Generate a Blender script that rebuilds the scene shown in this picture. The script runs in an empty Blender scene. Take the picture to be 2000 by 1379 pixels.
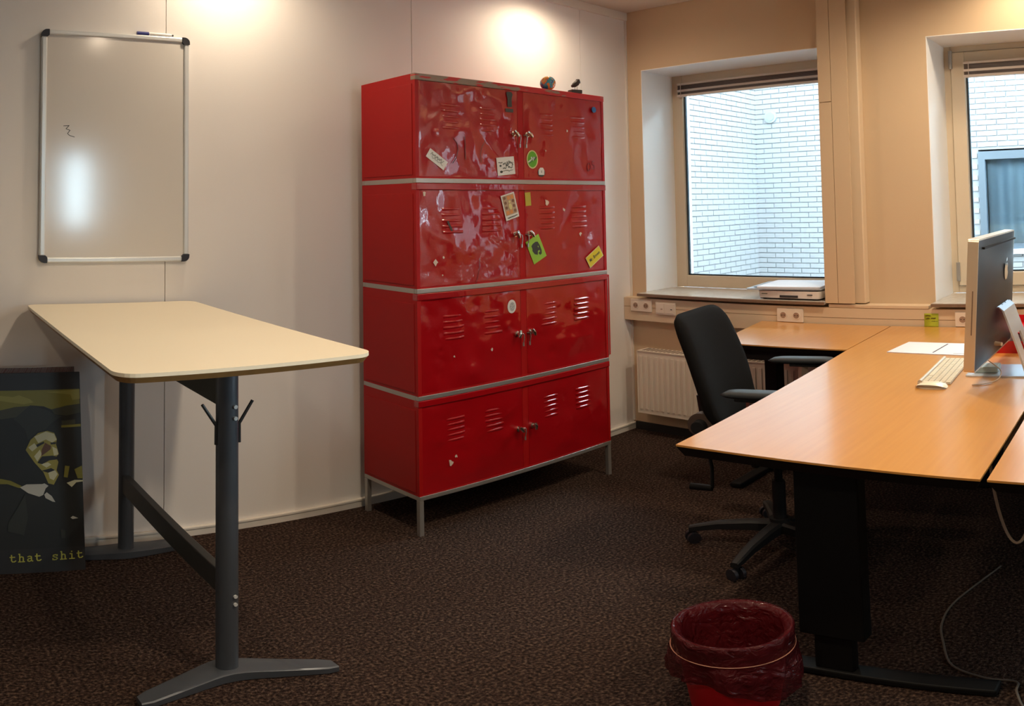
import bpy, bmesh, math, random
from mathutils import Vector, Matrix, noise
random.seed(7)
SC = bpy.context.scene
COL = SC.collection
PI = math.pi

# ------------------------------------------------------------------ camera
CAM_H, YAW, PITCH, ROLL = 1.541, 0.7586, 0.0440, -0.0160
FX, FY, CY = 1559.868, 1455.714, 338.8145
cam = bpy.data.cameras.new('camera')
cam.type = 'PANO'
cam.panorama_type = 'EQUIRECTANGULAR'
cam.longitude_min = -1000 / FX
cam.longitude_max = 1000 / FX
cam.latitude_max = CY / FY
cam.latitude_min = -(1379 - CY) / FY
cam.clip_start = 0.05
cam_o = bpy.data.objects.new('camera', cam)
COL.objects.link(cam_o)
f = Vector((math.sin(YAW), math.cos(YAW), 0)); r = Vector((math.cos(YAW), -math.sin(YAW), 0)); u = Vector((0, 0, 1))
f, u = f * math.cos(PITCH) + u * math.sin(PITCH), u * math.cos(PITCH) - f * math.sin(PITCH)
r, u = r * math.cos(ROLL) + u * math.sin(ROLL), u * math.cos(ROLL) - r * math.sin(ROLL)
mw = Matrix((r, u, -f)).transposed().to_4x4()
mw.translation = Vector((0, 0, CAM_H))
cam_o.matrix_world = mw
SC.camera = cam_o

# ------------------------------------------------------------------ world, lights, exposure
vs = SC.view_settings
vs.view_transform = 'Standard'; vs.look = 'None'; vs.gamma = 1.0; vs.use_curve_mapping = False
vs.exposure = 0.42
W = bpy.data.worlds.new('overcast_sky'); SC.world = W; W.use_nodes = True
nt = W.node_tree; bg = nt.nodes['Background']
tc = nt.nodes.new('ShaderNodeTexCoord'); sx = nt.nodes.new('ShaderNodeSeparateXYZ'); rp = nt.nodes.new('ShaderNodeValToRGB')
nt.links.new(tc.outputs['Generated'], sx.inputs[0]); nt.links.new(sx.outputs['Z'], rp.inputs[0]); nt.links.new(rp.outputs[0], bg.inputs[0])
rp.color_ramp.elements[0].position = 0.0; rp.color_ramp.elements[0].color = (0.72, 0.88, 1.0, 1)
rp.color_ramp.elements[1].position = 0.8; rp.color_ramp.elements[1].color = (0.80, 0.93, 1.0, 1)
SKY = 25.0
bg.inputs[1].default_value = SKY

def area_portal(loc, rot, sx_, sy_):
    l = bpy.data.lights.new('daylight_portal', 'AREA'); l.shape = 'RECTANGLE'; l.size = sx_; l.size_y = sy_
    l.cycles.is_portal = True
    o = bpy.data.objects.new('daylight_portal', l); COL.objects.link(o); o.location = loc; o.rotation_euler = rot
def spot(x, y, power, size=100, blend=1.0, col=(1.0, 0.80, 0.58), z=2.80):
    l = bpy.data.lights.new('downlight_bulb', 'SPOT'); l.energy = power; l.color = col
    l.spot_size = math.radians(size); l.spot_blend = blend; l.shadow_soft_size = 0.05
    o = bpy.data.objects.new('downlight_bulb', l); COL.objects.link(o); o.location = (x, y, z)
LAMPS = [(1.30, 2.80, 5, 80), (3.04, 2.80, 5.5, 76), (3.64, 0.62, 5, 90), (1.28, 0.9, 66, 165), (3.0, 1.0, 56, 165),
         (-0.6, 0.6, 40, 160), (1.28, -1.0, 55, 160), (3.0, -1.0, 55, 160)]  # all after the first three are unseen lamps added for general light
for a in LAMPS:
    spot(*a)
for a in LAMPS[:3]:                          # the wide spill of the same three wall-side lamps
    spot(a[0], a[1], 23, 170)

# ------------------------------------------------------------------ materials
MATS = {}
def mat(name, col, rough=0.5, metal=0.0, bump=0.0, bscale=80.0, var=0.0, vscale=6.0, coat=0.0, spec=0.5, trans=0.0, coat_rough=0.05, col2=None):
    if name in MATS: return MATS[name]
    m = bpy.data.materials.new(name); m.use_nodes = True; n = m.node_tree; b = n.nodes['Principled BSDF']
    b.inputs['Base Color'].default_value = (*col, 1); b.inputs['Roughness'].default_value = rough
    b.inputs['Metallic'].default_value = metal; b.inputs['Coat Weight'].default_value = coat
    b.inputs['Coat Roughness'].default_value = coat_rough
    b.inputs['Specular IOR Level'].default_value = spec; b.inputs['Transmission Weight'].default_value = trans
    t = n.nodes.new('ShaderNodeTexCoord')
    if var > 0:
        ns = n.nodes.new('ShaderNodeTexNoise'); ns.inputs['Scale'].default_value = vscale; ns.inputs['Detail'].default_value = 4
        n.links.new(t.outputs['Object'], ns.inputs['Vector'])
        mx = n.nodes.new('ShaderNodeMix'); mx.data_type = 'RGBA'
        c2 = col2 or tuple(c * (1 - var) for c in col)
        mx.inputs[6].default_value = (*col, 1); mx.inputs[7].default_value = (*c2, 1)
        n.links.new(ns.outputs[0], mx.inputs[0]); n.links.new(mx.outputs[2], b.inputs['Base Color'])
    if bump > 0:
        nb = n.nodes.new('ShaderNodeTexNoise'); nb.inputs['Scale'].default_value = bscale; nb.inputs['Detail'].default_value = 3
        n.links.new(t.outputs['Object'], nb.inputs['Vector'])
        bp = n.nodes.new('ShaderNodeBump'); bp.inputs['Strength'].default_value = bump; bp.inputs['Distance'].default_value = 0.01
        n.links.new(nb.outputs[0], bp.inputs['Height']); n.links.new(bp.outputs[0], b.inputs['Normal'])
    MATS[name] = m
    return m

paint = mat('wall_paint', (0.82, 0.79, 0.755), 0.62, bump=0.04, bscale=220, var=0.03, vscale=3)
paint_b = mat('warm_cast_paint', (0.62, 0.465, 0.30), 0.6, bump=0.05, bscale=200, var=0.04, vscale=3)  # orange cast of the warm light is put into this wall colour
trunk_m = mat('duct_cream', (0.68, 0.53, 0.36), 0.4, var=0.04)
trim_m = mat('trim_white', (0.74, 0.70, 0.63), 0.42)
reveal_m = mat('reveal_white', (0.90, 0.91, 0.90), 0.55)
frame_m = mat('window_frame_cream', (0.64, 0.54, 0.40), 0.35)
ceil_m = mat('ceiling_tile_white', (0.66, 0.60, 0.53), 0.9, bump=0.15, bscale=160, var=0.05, vscale=40)
grid_m = mat('ceiling_grid_metal', (0.42, 0.36, 0.31), 0.5)
stone_m = mat('sill_stone', (0.55, 0.49, 0.42), 0.25, var=0.35, vscale=30, bump=0.02)
stone_edge = mat('sill_edge', (0.22, 0.14, 0.09), 0.5, var=0.3, vscale=40)
black_m = mat('black_metal', (0.005, 0.005, 0.0055), 0.6, spec=0.22)
dark_m = mat('dark_skirting', (0.015, 0.013, 0.013), 0.5)
gasket_m = mat('gasket', (0.02, 0.035, 0.05), 0.5)
steel_m = mat('brushed_steel', (0.42, 0.40, 0.37), 0.4, metal=0.7)
chrome_m = mat('chrome', (0.80, 0.78, 0.74), 0.14, metal=1.0)
table_m = mat('cream_laminate', (0.86, 0.78, 0.60), 0.42, var=0.02, vscale=4)
ply_m = mat('plywood_edge', (0.42, 0.22, 0.07), 0.45, var=0.35, vscale=60)
post_m = mat('dark_grey_steel', (0.085, 0.095, 0.110), 0.36, metal=0.4)
beam_m = mat('charcoal_beam', (0.045, 0.045, 0.043), 0.4, metal=0.3)
alu_m = mat('aluminium_frame', (0.72, 0.74, 0.73), 0.32, metal=0.35)
wb_m = mat('whiteboard_enamel', (0.70, 0.67, 0.62), 0.15, spec=0.5, coat=0.5, coat_rough=0.11)
cap_m = mat('black_plastic', (0.015, 0.014, 0.02), 0.4)
fabric_m = mat('black_fabric', (0.0075, 0.0070, 0.0070), 1.0, spec=0.12, bump=0.3, bscale=500)
pad_m = mat('armrest_grey', (0.024, 0.028, 0.032), 0.55, spec=0.35)
post_chair = mat('bronze_steel', (0.40, 0.31, 0.24), 0.35, metal=0.7)
white_p = mat('white_plastic', (0.80, 0.77, 0.74), 0.35)
socket_m = mat('socket_ivory', (0.76, 0.66, 0.54), 0.35)
socket_d = mat('socket_recess', (0.34, 0.22, 0.15), 0.5)
rad_m = mat('radiator_enamel', (0.74, 0.66, 0.55), 0.35)
key_m = mat('keycap_cream', (0.66, 0.58, 0.42), 0.4)
keyt_m = mat('keyboard_aluminium', (0.58, 0.50, 0.38), 0.4, metal=0.2)
mac_alu = mat('computer_aluminium', (0.62, 0.50, 0.36), 0.34, metal=0.45)
stand_alu = mat('stand_aluminium', (0.62, 0.68, 0.76), 0.25, metal=0.6)
mac_back = mat('computer_back_black', (0.014, 0.014, 0.015), 0.42, spec=0.35)
paper_m = mat('paper_white', (0.74, 0.71, 0.73), 0.7)
ink_m = mat('ink_dark', (0.03, 0.028, 0.04), 0.6)
red_tray = mat('red_plastic', (0.50, 0.006, 0.008), 0.25)
bin_m = mat('bin_red', (0.55, 0.004, 0.012), 0.35)
black_edge = mat('desk_edge_black', (0.007, 0.005, 0.005), 0.5, spec=0.25)
glow_dark = mat('curtain_grey', (0.045, 0.060, 0.082), 0.7, var=0.4, vscale=3)
cable_m = mat('cable_ivory', (0.55, 0.42, 0.30), 0.5)
cable_d = mat('cable_grey', (0.12, 0.10, 0.08), 0.5)

def red_paint():
    m = bpy.data.materials.new('red_lacquer'); m.use_nodes = True; n = m.node_tree; b = n.nodes['Principled BSDF']
    b.inputs['Roughness'].default_value = 0.26; b.inputs['Specular IOR Level'].default_value = 0.3; b.inputs['Coat Weight'].default_value = 0.8; b.inputs['Coat IOR'].default_value = 1.62; b.inputs['Coat Roughness'].default_value = 0.05
    t = n.nodes.new('ShaderNodeTexCoord'); ns = n.nodes.new('ShaderNodeTexNoise'); ns.inputs['Scale'].default_value = 5
    n.links.new(t.outputs['Object'], ns.inputs['Vector'])
    mx = n.nodes.new('ShaderNodeMix'); mx.data_type = 'RGBA'
    mx.inputs[6].default_value = (0.37, 0.003, 0.006, 1); mx.inputs[7].default_value = (0.30, 0.002, 0.006, 1)
    n.links.new(ns.outputs[0], mx.inputs[0])
    n.links.new(mx.outputs[2], b.inputs['Base Color'])
    nb = n.nodes.new('ShaderNodeTexNoise'); nb.inputs['Scale'].default_value = 26; nb.inputs['Detail'].default_value = 2
    n.links.new(t.outputs['Object'], nb.inputs['Vector'])
    bp = n.nodes.new('ShaderNodeBump'); bp.inputs['Strength'].default_value = 0.10; bp.inputs['Distance'].default_value = 0.01
    n.links.new(nb.outputs[0], bp.inputs['Height']); n.links.new(bp.outputs[0], b.inputs['Normal']); n.links.new(bp.outputs[0], b.inputs['Coat Normal'])
    return m
red_m = red_paint()
red_side = mat('red_lacquer_side', (0.38, 0.004, 0.004), 0.5, spec=0.25, var=0.15, vscale=4, bump=0.02, bscale=12)
def worn_paint():
    m = bpy.data.materials.new('worn_red_lacquer'); m.use_nodes = True; n = m.node_tree; b = n.nodes['Principled BSDF']
    b.inputs['Roughness'].default_value = 0.45
    t = n.nodes.new('ShaderNodeTexCoord'); mp = n.nodes.new('ShaderNodeMapping'); mp.inputs['Scale'].default_value = (7, 1, 30)
    ns = n.nodes.new('ShaderNodeTexNoise'); ns.inputs['Scale'].default_value = 1.3; ns.inputs['Detail'].default_value = 5
    n.links.new(t.outputs['Object'], mp.inputs[0]); n.links.new(mp.outputs[0], ns.inputs['Vector'])
    sep = n.nodes.new('ShaderNodeSeparateXYZ'); n.links.new(t.outputs['Object'], sep.inputs[0])
    mr = n.nodes.new('ShaderNodeMapRange'); mr.inputs[1].default_value = -0.6; mr.inputs[2].default_value = 0.3; mr.inputs[3].default_value = 0.18; mr.inputs[4].default_value = -0.06
    n.links.new(sep.outputs[0], mr.inputs[0])
    ad = n.nodes.new('ShaderNodeMath'); ad.operation = 'ADD'; n.links.new(ns.outputs[0], ad.inputs[0]); n.links.new(mr.outputs[0], ad.inputs[1])
    cr = n.nodes.new('ShaderNodeValToRGB'); cr.color_ramp.elements[0].position = 0.53; cr.color_ramp.elements[0].color = (0.50, 0.01, 0.012, 1)
    cr.color_ramp.elements[1].position = 0.58; cr.color_ramp.elements[1].color = (0.26, 0.19, 0.14, 1)
    n.links.new(ad.outputs[0], cr.inputs[0]); n.links.new(cr.outputs[0], b.inputs['Base Color'])
    return m
worn_m = worn_paint()

def carpet():
    m = bpy.data.materials.new('brown_loop_carpet'); m.use_nodes = True; n = m.node_tree; b = n.nodes['Principled BSDF']
    b.inputs['Roughness'].default_value = 1.0; b.inputs['Specular IOR Level'].default_value = 0.1
    t = n.nodes.new('ShaderNodeTexCoord')
    v = n.nodes.new('ShaderNodeTexVoronoi'); v.inputs['Scale'].default_value = 170; n.links.new(t.outputs['Object'], v.inputs['Vector'])
    ns = n.nodes.new('ShaderNodeTexNoise'); ns.inputs['Scale'].default_value = 95; ns.inputs['Detail'].default_value = 5; n.links.new(t.outputs['Object'], ns.inputs['Vector'])
    cr = n.nodes.new('ShaderNodeValToRGB')
    e = cr.color_ramp.elements; e[0].position = 0.36; e[0].color = (0.015, 0.009, 0.007, 1); e[1].position = 0.72; e[1].color = (0.140, 0.092, 0.064, 1)
    x = e.new(0.52); x.color = (0.046, 0.027, 0.021, 1)
    n.links.new(ns.outputs[0], cr.inputs[0]); n.links.new(cr.outputs[0], b.inputs['Base Color'])
    bp = n.nodes.new('ShaderNodeBump'); bp.inputs['Strength'].default_value = 0.9; bp.inputs['Distance'].default_value = 0.006
    n.links.new(v.outputs['Distance'], bp.inputs['Height']); n.links.new(bp.outputs[0], b.inputs['Normal'])
    return m
carpet_m = carpet()

def wood():
    m = bpy.data.materials.new('beech_laminate'); m.use_nodes = True; n = m.node_tree; b = n.nodes['Principled BSDF']
    b.inputs['Roughness'].default_value = 0.30; b.inputs['Specular IOR Level'].default_value = 0.5; b.inputs['Coat Weight'].default_value = 0.8; b.inputs['Coat Roughness'].default_value = 0.16
    t = n.nodes.new('ShaderNodeTexCoord'); mp = n.nodes.new('ShaderNodeMapping'); mp.inputs['Scale'].default_value = (1.2, 26, 1)
    ns = n.nodes.new('ShaderNodeTexNoise'); ns.inputs['Scale'].default_value = 2.2; ns.inputs['Detail'].default_value = 8
    n.links.new(t.outputs['Object'], mp.inputs[0]); n.links.new(mp.outputs[0], ns.inputs['Vector'])
    cr = n.nodes.new('ShaderNodeValToRGB'); cr.color_ramp.elements[0].position = 0.3; cr.color_ramp.elements[0].color = (0.545, 0.245, 0.052, 1)
    cr.color_ramp.elements[1].position = 0.7; cr.color_ramp.elements[1].color = (0.600, 0.280, 0.064, 1)
    n.links.new(ns.outputs[0], cr.inputs[0]); n.links.new(cr.outputs[0], b.inputs['Base Color'])
    return m
wood_m = wood()

def glass(name, tint=(0.93, 0.99, 1.0)):
    m = bpy.data.materials.new(name); m.use_nodes = True; n = m.node_tree; n.nodes.clear()
    o = n.nodes.new('ShaderNodeOutputMaterial'); tr = n.nodes.new('ShaderNodeBsdfTransparent'); gl = n.nodes.new('ShaderNodeBsdfGlossy')
    gl.inputs['Roughness'].default_value = 0.02; tr.inputs[0].default_value = (*tint, 1)
    mx = n.nodes.new('ShaderNodeMixShader'); fr = n.nodes.new('ShaderNodeFresnel'); fr.inputs[0].default_value = 1.35
    n.links.new(fr.outputs[0], mx.inputs[0]); n.links.new(tr.outputs[0], mx.inputs[1]); n.links.new(gl.outputs[0], mx.inputs[2]); n.links.new(mx.outputs[0], o.inputs[0])
    return m
glass_m = glass('window_glass')

def bag():
    m = bpy.data.materials.new('clear_bin_bag'); m.use_nodes = True; n = m.node_tree; n.nodes.clear()
    o = n.nodes.new('ShaderNodeOutputMaterial'); tr = n.nodes.new('ShaderNodeBsdfTransparent'); gl = n.nodes.new('ShaderNodeBsdfPrincipled')
    tr.inputs[0].default_value = (0.52, 0.25, 0.25, 1)
    gl.inputs['Base Color'].default_value = (0.10, 0.012, 0.016, 1); gl.inputs['Roughness'].default_value = 0.16
    t = n.nodes.new('ShaderNodeTexCoord'); nb = n.nodes.new('ShaderNodeTexNoise'); nb.inputs['Scale'].default_value = 22; nb.inputs['Detail'].default_value = 3
    nb.inputs['Distortion'].default_value = 1.5
    n.links.new(t.outputs['Object'], nb.inputs['Vector'])
    bp = n.nodes.new('ShaderNodeBump'); bp.inputs['Strength'].default_value = 0.9; bp.inputs['Distance'].default_value = 0.02
    n.links.new(nb.outputs[0], bp.inputs['Height']); n.links.new(bp.outputs[0], gl.inputs['Normal'])
    mx = n.nodes.new('ShaderNodeMixShader'); mx.inputs[0].default_value = 0.62
    n.links.new(tr.outputs[0], mx.inputs[1]); n.links.new(gl.outputs[0], mx.inputs[2]); n.links.new(mx.outputs[0], o.inputs[0])
    return m
bag_m = bag()
brick_m = mat('white_brick', (0.112, 0.111, 0.115), 0.8, bump=0.25, bscale=60, var=0.10, vscale=9)
mortar_m = mat('mortar', (0.098, 0.098, 0.103), 0.9)

# ------------------------------------------------------------------ mesh helpers
class MB:
    def __init__(s): s.bm = bmesh.new(); s.mi = 0
    def _faces(s, fs):
        for q in fs: q.material_index = s.mi
    def box(s, x0, x1, y0, y1, z0, z1, bev=0.0):
        vs_ = [s.bm.verts.new(p) for p in ((x0,y0,z0),(x1,y0,z0),(x1,y1,z0),(x0,y1,z0),(x0,y0,z1),(x1,y0,z1),(x1,y1,z1),(x0,y1,z1))]
        fs = [s.bm.faces.new([vs_[i] for i in q]) for q in ((3,2,1,0),(4,5,6,7),(0,1,5,4),(1,2,6,5),(2,3,7,6),(3,0,4,7))]
        s._faces(fs)
        if bev > 0:
            es = list({e for q in fs for e in q.edges})
            rr = bmesh.ops.bevel(s.bm, geom=es, offset=bev, segments=2, affect='EDGES', profile=0.5)
            s._faces(rr['faces'])
        return s
    def tube(s, pts, rad, seg=10, cap=True):
        pts = [Vector(p) for p in pts]; rads = rad if isinstance(rad, (list, tuple)) else [rad] * len(pts)
        rings = []; prev = None
        for i, p in enumerate(pts):
            d = (pts[min(i+1, len(pts)-1)] - pts[max(i-1, 0)]).normalized()
            a = prev if prev is not None else (Vector((0,0,1)) if abs(d.z) < 0.9 else Vector((1,0,0)))
            a = (a - d * a.dot(d)).normalized(); prev = a; b = d.cross(a)
            rings.append([s.bm.verts.new(p + (a*math.cos(2*PI*k/seg) + b*math.sin(2*PI*k/seg)) * rads[i]) for k in range(seg)])
        fs = []
        for i in range(len(rings)-1):
            for k in range(seg):
                fs.append(s.bm.faces.new((rings[i][k], rings[i][(k+1)%seg], rings[i+1][(k+1)%seg], rings[i+1][k])))
        if cap:
            fs.append(s.bm.faces.new(rings[0][::-1])); fs.append(s.bm.faces.new(rings[-1]))
        s._faces(fs); return s
    def cyl(s, c, r_, z0, z1, seg=28):
        return s.tube([(c[0], c[1], z0), (c[0], c[1], z1)], r_, seg)
    def lathe(s, prof, seg=40, c=(0,0,0), sxy=(1,1), closed=False):
        rings = [[s.bm.verts.new((c[0]+r_*math.cos(2*PI*k/seg)*sxy[0], c[1]+r_*math.sin(2*PI*k/seg)*sxy[1], c[2]+z)) for k in range(seg)] for r_, z in prof]
        fs = []
        for i in range(len(rings)-1):
            for k in range(seg): fs.append(s.bm.faces.new((rings[i][k], rings[i][(k+1)%seg], rings[i+1][(k+1)%seg], rings[i+1][k])))
        if closed: fs.append(s.bm.faces.new(rings[0][::-1])); fs.append(s.bm.faces.new(rings[-1]))
        s._faces(fs); return s
    def prism(s, poly, z0, z1, inset_bottom=0.0):
        poly = [Vector((p[0], p[1])) for p in poly]; n_ = len(poly)
        area = sum(poly[i].x*poly[(i+1)%n_].y - poly[(i+1)%n_].x*poly[i].y for i in range(n_))
        if area < 0: poly = poly[::-1]
        low = poly
        if inset_bottom:
            low = []
            for i in range(n_):
                a = (poly[i]-poly[i-1]).normalized(); b = (poly[(i+1)%n_]-poly[i]).normalized()
                na = Vector((-a.y, a.x)); nb_ = Vector((-b.y, b.x)); m_ = na+nb_; m_ = m_.normalized() / max(0.5, m_.normalized().dot(na))
                low.append(poly[i] + m_*inset_bottom)
        lo = [s.bm.verts.new((p.x, p.y, z0)) for p in low]; hi = [s.bm.verts.new((p.x, p.y, z1)) for p in poly]
        fs = [s.bm.faces.new(lo[::-1]), s.bm.faces.new(hi)]
        for i in range(n_): fs.append(s.bm.faces.new((lo[i], lo[(i+1)%n_], hi[(i+1)%n_], hi[i])))
        s._faces(fs); return s
    def poly3(s, pts):
        s._faces([s.bm.faces.new([s.bm.verts.new(p) for p in pts])]); return s
    def xform(s, M): bmesh.ops.transform(s.bm, matrix=M, verts=s.bm.verts); return s
    def mesh(s, name, mats, smooth=False):
        me = bpy.data.meshes.new(name)
        bmesh.ops.recalc_face_normals(s.bm, faces=s.bm.faces)
        s.bm.to_mesh(me); s.bm.free()
        for m in (mats if isinstance(mats, (list, tuple)) else [mats]): me.materials.append(m)
        if smooth:
            me.polygons.foreach_set('use_smooth', [True]*len(me.polygons)); 
            if smooth is not True: me.set_sharp_from_angle(angle=math.radians(smooth))
        return me
    def build(s, name, mats, parent=None, smooth=False, loc=None):
        o = bpy.data.objects.new(name, s.mesh(name, mats, smooth)); COL.objects.link(o)
        if parent: o.parent = parent
        if loc: o.location = loc
        return o
def tag(o, label=None, cat=None, group=None, kind=None):
    if label: o['label'] = label
    if cat: o['category'] = cat
    if group: o['group'] = group
    if kind: o['kind'] = kind
    return o
def thing(name, label, cat, loc=(0,0,0), rz=0.0, group=None):
    o = bpy.data.objects.new(name, None); o.empty_display_size = 0.1; COL.objects.link(o)
    o.location = loc; o.rotation_euler = (0, 0, rz)
    return tag(o, label, cat, group)
def link_mesh(name, me, parent, loc=(0,0,0), rot=(0,0,0), sc=(1,1,1)):
    o = bpy.data.objects.new(name, me); COL.objects.link(o); o.parent = parent; o.location = loc; o.rotation_euler = rot; o.scale = sc
    return o
def struct(o, label=None): o['kind'] = 'structure'; 
def rounded(x0, x1, y0, y1, r_, seg=7):
    out = []
    for cx, cy, a0 in ((x1-r_, y1-r_, 0), (x0+r_, y1-r_, 90), (x0+r_, y0+r_, 180), (x1-r_, y0+r_, 270)):
        for i in range(seg+1):
            a = math.radians(a0 + 90*i/seg); out.append((cx+r_*math.cos(a), cy+r_*math.sin(a)))
    return out
def stroke(pts, w):          # 2-D ribbon -> list of quads
    out = []
    for (ax, ay), (bx, by) in zip(pts, pts[1:]):
        d = math.hypot(bx-ax, by-ay) or 1e-9; nx, ny = -(by-ay)/d*w/2, (bx-ax)/d*w/2; ex, ey = (bx-ax)/d*w*0.3, (by-ay)/d*w*0.3
        out.append([(ax-ex+nx, ay-ey+ny), (ax-ex-nx, ay-ey-ny), (bx+ex-nx, by+ey-ny), (bx+ex+nx, by+ey+ny)])
    return out
def flat(name, layers, mats, parent, org, ux, uy, nrm, step=0.0004, thick=None):
    """flat print or sticker: layers = list of (material index, list of 2-D polygons), each layer a little further out"""
    b = MB(); org, ux, uy, nrm = Vector(org), Vector(ux), Vector(uy), Vector(nrm)
    for k, (mi, polys) in enumerate(layers):
        b.mi = mi
        for p in polys:
            top = [org + ux*x + uy*y + nrm*(step*(k+1)) for x, y in p]
            if k == 0:
                lo = [org + ux*x + uy*y for x, y in p]
                vt = [b.bm.verts.new(q) for q in top]; vl = [b.bm.verts.new(q) for q in lo]
                fs = [b.bm.faces.new(vt), b.bm.faces.new(vl[::-1])]
                for i in range(len(p)): fs.append(b.bm.faces.new((vl[i], vl[(i+1)%len(p)], vt[(i+1)%len(p)], vt[i])))
                b._faces(fs)
            else: b.poly3(top)
    return b.build(name, mats, parent)
def text_polys(body, size, bold=0.0):
    cu = bpy.data.curves.new('t', 'FONT'); cu.body = body; cu.size = size; cu.offset = bold; cu.resolution_u = 2
    o = bpy.data.objects.new('t', cu); COL.objects.link(o)
    me = bpy.data.meshes.new_from_object(o.evaluated_get(bpy.context.evaluated_depsgraph_get()))
    ps = [[tuple(me.vertices[i].co[:2]) for i in p.vertices] for p in me.polygons]
    bpy.data.objects.remove(o); bpy.data.meshes.remove(me); bpy.data.curves.remove(cu)
    return ps
def rot2(polys, a, ox=0, oy=0):
    c, s_ = math.cos(a), math.sin(a)
    return [[(x*c - y*s_ + ox, x*s_ + y*c + oy) for x, y in p] for p in polys]
def rect(x0, x1, y0, y1): return [(x0, y0), (x1, y0), (x1, y1), (x0, y1)]
def disc(cx, cy, rx, ry=None, n=24): return [(cx + rx*math.cos(2*PI*i/n), cy + (ry or rx)*math.sin(2*PI*i/n)) for i in range(n)]

# ------------------------------------------------------------------ room
DA, DB, H = 3.083, 3.921, 2.845
XL, YB = -2.4, -3.6
WO = 4.33                                   # outer face of the window wall
o = MB().box(XL-.15, WO, YB-.15, DA+.15, -.12, 0).build('floor', carpet_m); struct(o)

# wall with the red lockers: backing plus real panels with recessed joints
wl = MB().box(XL, WO, DA+.012, DA+.15, 0, H+.1).build('wall_left', mat('joint_dark', (0.45, 0.42, 0.38), 0.7)); struct(wl)
seams = [XL, -1.42, -0.19, 1.036, 2.27, 3.49, DB]
for a, b in zip(seams, seams[1:]):
    MB().box(a+.0015, b-.0015, DA, DA+.012, 0, H, ).build('wall_panel', paint, wl)
o = MB().box(XL-.15, XL, YB, DA+.15, 0, H+.1).build('wall_side', paint); struct(o)
# back wall with a narrow window in it
bx0, bx1, bz0, bz1 = 1.97, 2.26, 1.30, 2.25
b = MB(); b.box(XL, bx0, YB-.15, YB, 0, H+.1); b.box(bx1, WO, YB-.15, YB, 0, H+.1); b.box(bx0, bx1, YB-.15, YB, 0, bz0); b.box(bx0, bx1, YB-.15, YB, bz1, H+.1)
struct(b.build('wall_back', paint))
b = MB(); b.box(bx0-.03, bx0, YB-.05, YB+.02, bz0-.03, bz1+.03); b.box(bx1, bx1+.03, YB-.05, YB+.02, bz0-.03, bz1+.03)
b.box(bx0, bx1, YB-.05, YB+.02, bz1, bz1+.03); b.box(bx0, bx1, YB-.05, YB+.02, bz0-.03, bz0)
o = b.build('window_3', frame_m); struct(o)
MB().box(bx0, bx1, YB-.10, YB-.096, bz0, bz1).build('pane', glass_m, o)

# window wall
W1 = (1.756, 2.965); W2 = (-0.05, 1.160); W4 = (-1.86, -0.65); WZ0, WZ1 = 0.940, 2.430  # W4 is an unseen opening added for its daylight
b = MB()
ys = [YB, W4[0], W4[1], W2[0], W2[1], W1[0], W1[1], DA]
for i in (0, 2, 4, 6): b.box(DB, WO, ys[i], ys[i+1], 0, H+.1)
for w_ in (W1, W2, W4): b.box(DB, WO, w_[0], w_[1], 0, WZ0-.002); b.box(DB, WO, w_[0], w_[1], WZ1, H+.1)
wr = b.build('wall_right', paint_b); struct(wr)
for w_ in (W1, W2, W4):                          # plaster reveals, a skin inside each opening
    b = MB(); t_ = .004
    b.box(DB-.001, 4.25, w_[1]-t_, w_[1], WZ0+.02, WZ1); b.box(DB-.001, 4.25, w_[0], w_[0]+t_, WZ0+.02, WZ1); b.box(DB-.001, 4.25, w_[0]+t_, w_[1]-t_, WZ1-t_, WZ1)
    b.build('reveal', reveal_m, wr)

# ceiling: slab, grid and tiles
ce = MB().box(XL-.15, WO, YB-.15, DA+.15, H+.012, H+.14).build('ceiling', grid_m); struct(ce)
far = MB(); T = 0.60
i = 0
xs = [DB - k*T for k in range(0, 12)]; yt = [DA - .0 - k*T for k in range(0, 12)]
tile_me = None
for ix in range(11):
    for iy in range(11):
        x1, y1 = xs[ix]-.004, yt[iy]-.004; x0, y0 = max(x1-T+.008, XL), max(y1-T+.008, YB)
        if x0 >= x1 or y0 >= y1: continue
        if ix < 3 and iy < 3: MB().box(x0, x1, y0, y1, H, H+.012).build('ceiling_tile', ceil_m, ce)
        else: far.box(x0, x1, y0, y1, H, H+.012)
o = far.build('ceiling_tiles', ceil_m, ce); o['kind'] = 'stuff'
o = MB().box(XL, DB, DA-.018, DA, H-.055, H-.001).build('trim_1', trim_m); struct(o)
b = MB(); b.box(XL, DB-.001, DA-.014, DA, 0, .036); b.box(XL, DB-.001, DA-.020, DA, .036, .048, .002)
struct(b.build('baseboard_left', trim_m))
struct(MB().box(DB-.012, DB, YB, DA-.02, 0, .055).build('baseboard_right', dark_m))
struct(MB().box(DB-.012, DB, DA-.012, DA, .06, H-.056).build('trim_2', trim_m))

# pillar between the windows (with a seam) and the cable duct under them
b = MB(); b.box(3.84, DB, 1.600, 1.735, .95, H-.001)
pl = b.build('trim_3', paint_b); struct(pl)
MB().box(3.833, 3.84, 1.663, 1.735, .952, 2.088).build('cover_strip', paint_b, pl)
MB().box(3.833, 3.84, 1.663, 1.735, 2.092, H-.002).build('cover_strip', paint_b, pl)
MB().box(3.833, 3.84, 1.568, 1.660, .952, H-.002).build('cover_strip', paint_b, pl)
struct(MB().box(3.86, DB, 1.518, 1.600, .95, H-.001, .006).build('trim_4', trunk_m))
b = MB(); b.box(3.85, DB, -2.4, DA-.001, .774, .925); du = b.build('trim_5', trunk_m); struct(du)
MB().box(3.843, DB, 1.176, 1.722, .926, .944, .002).build('duct_lid', trunk_m, du)
MB().box(3.845, 3.85, -2.4, DA-.002, .868, .924).build('duct_cover', trunk_m, du)
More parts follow.
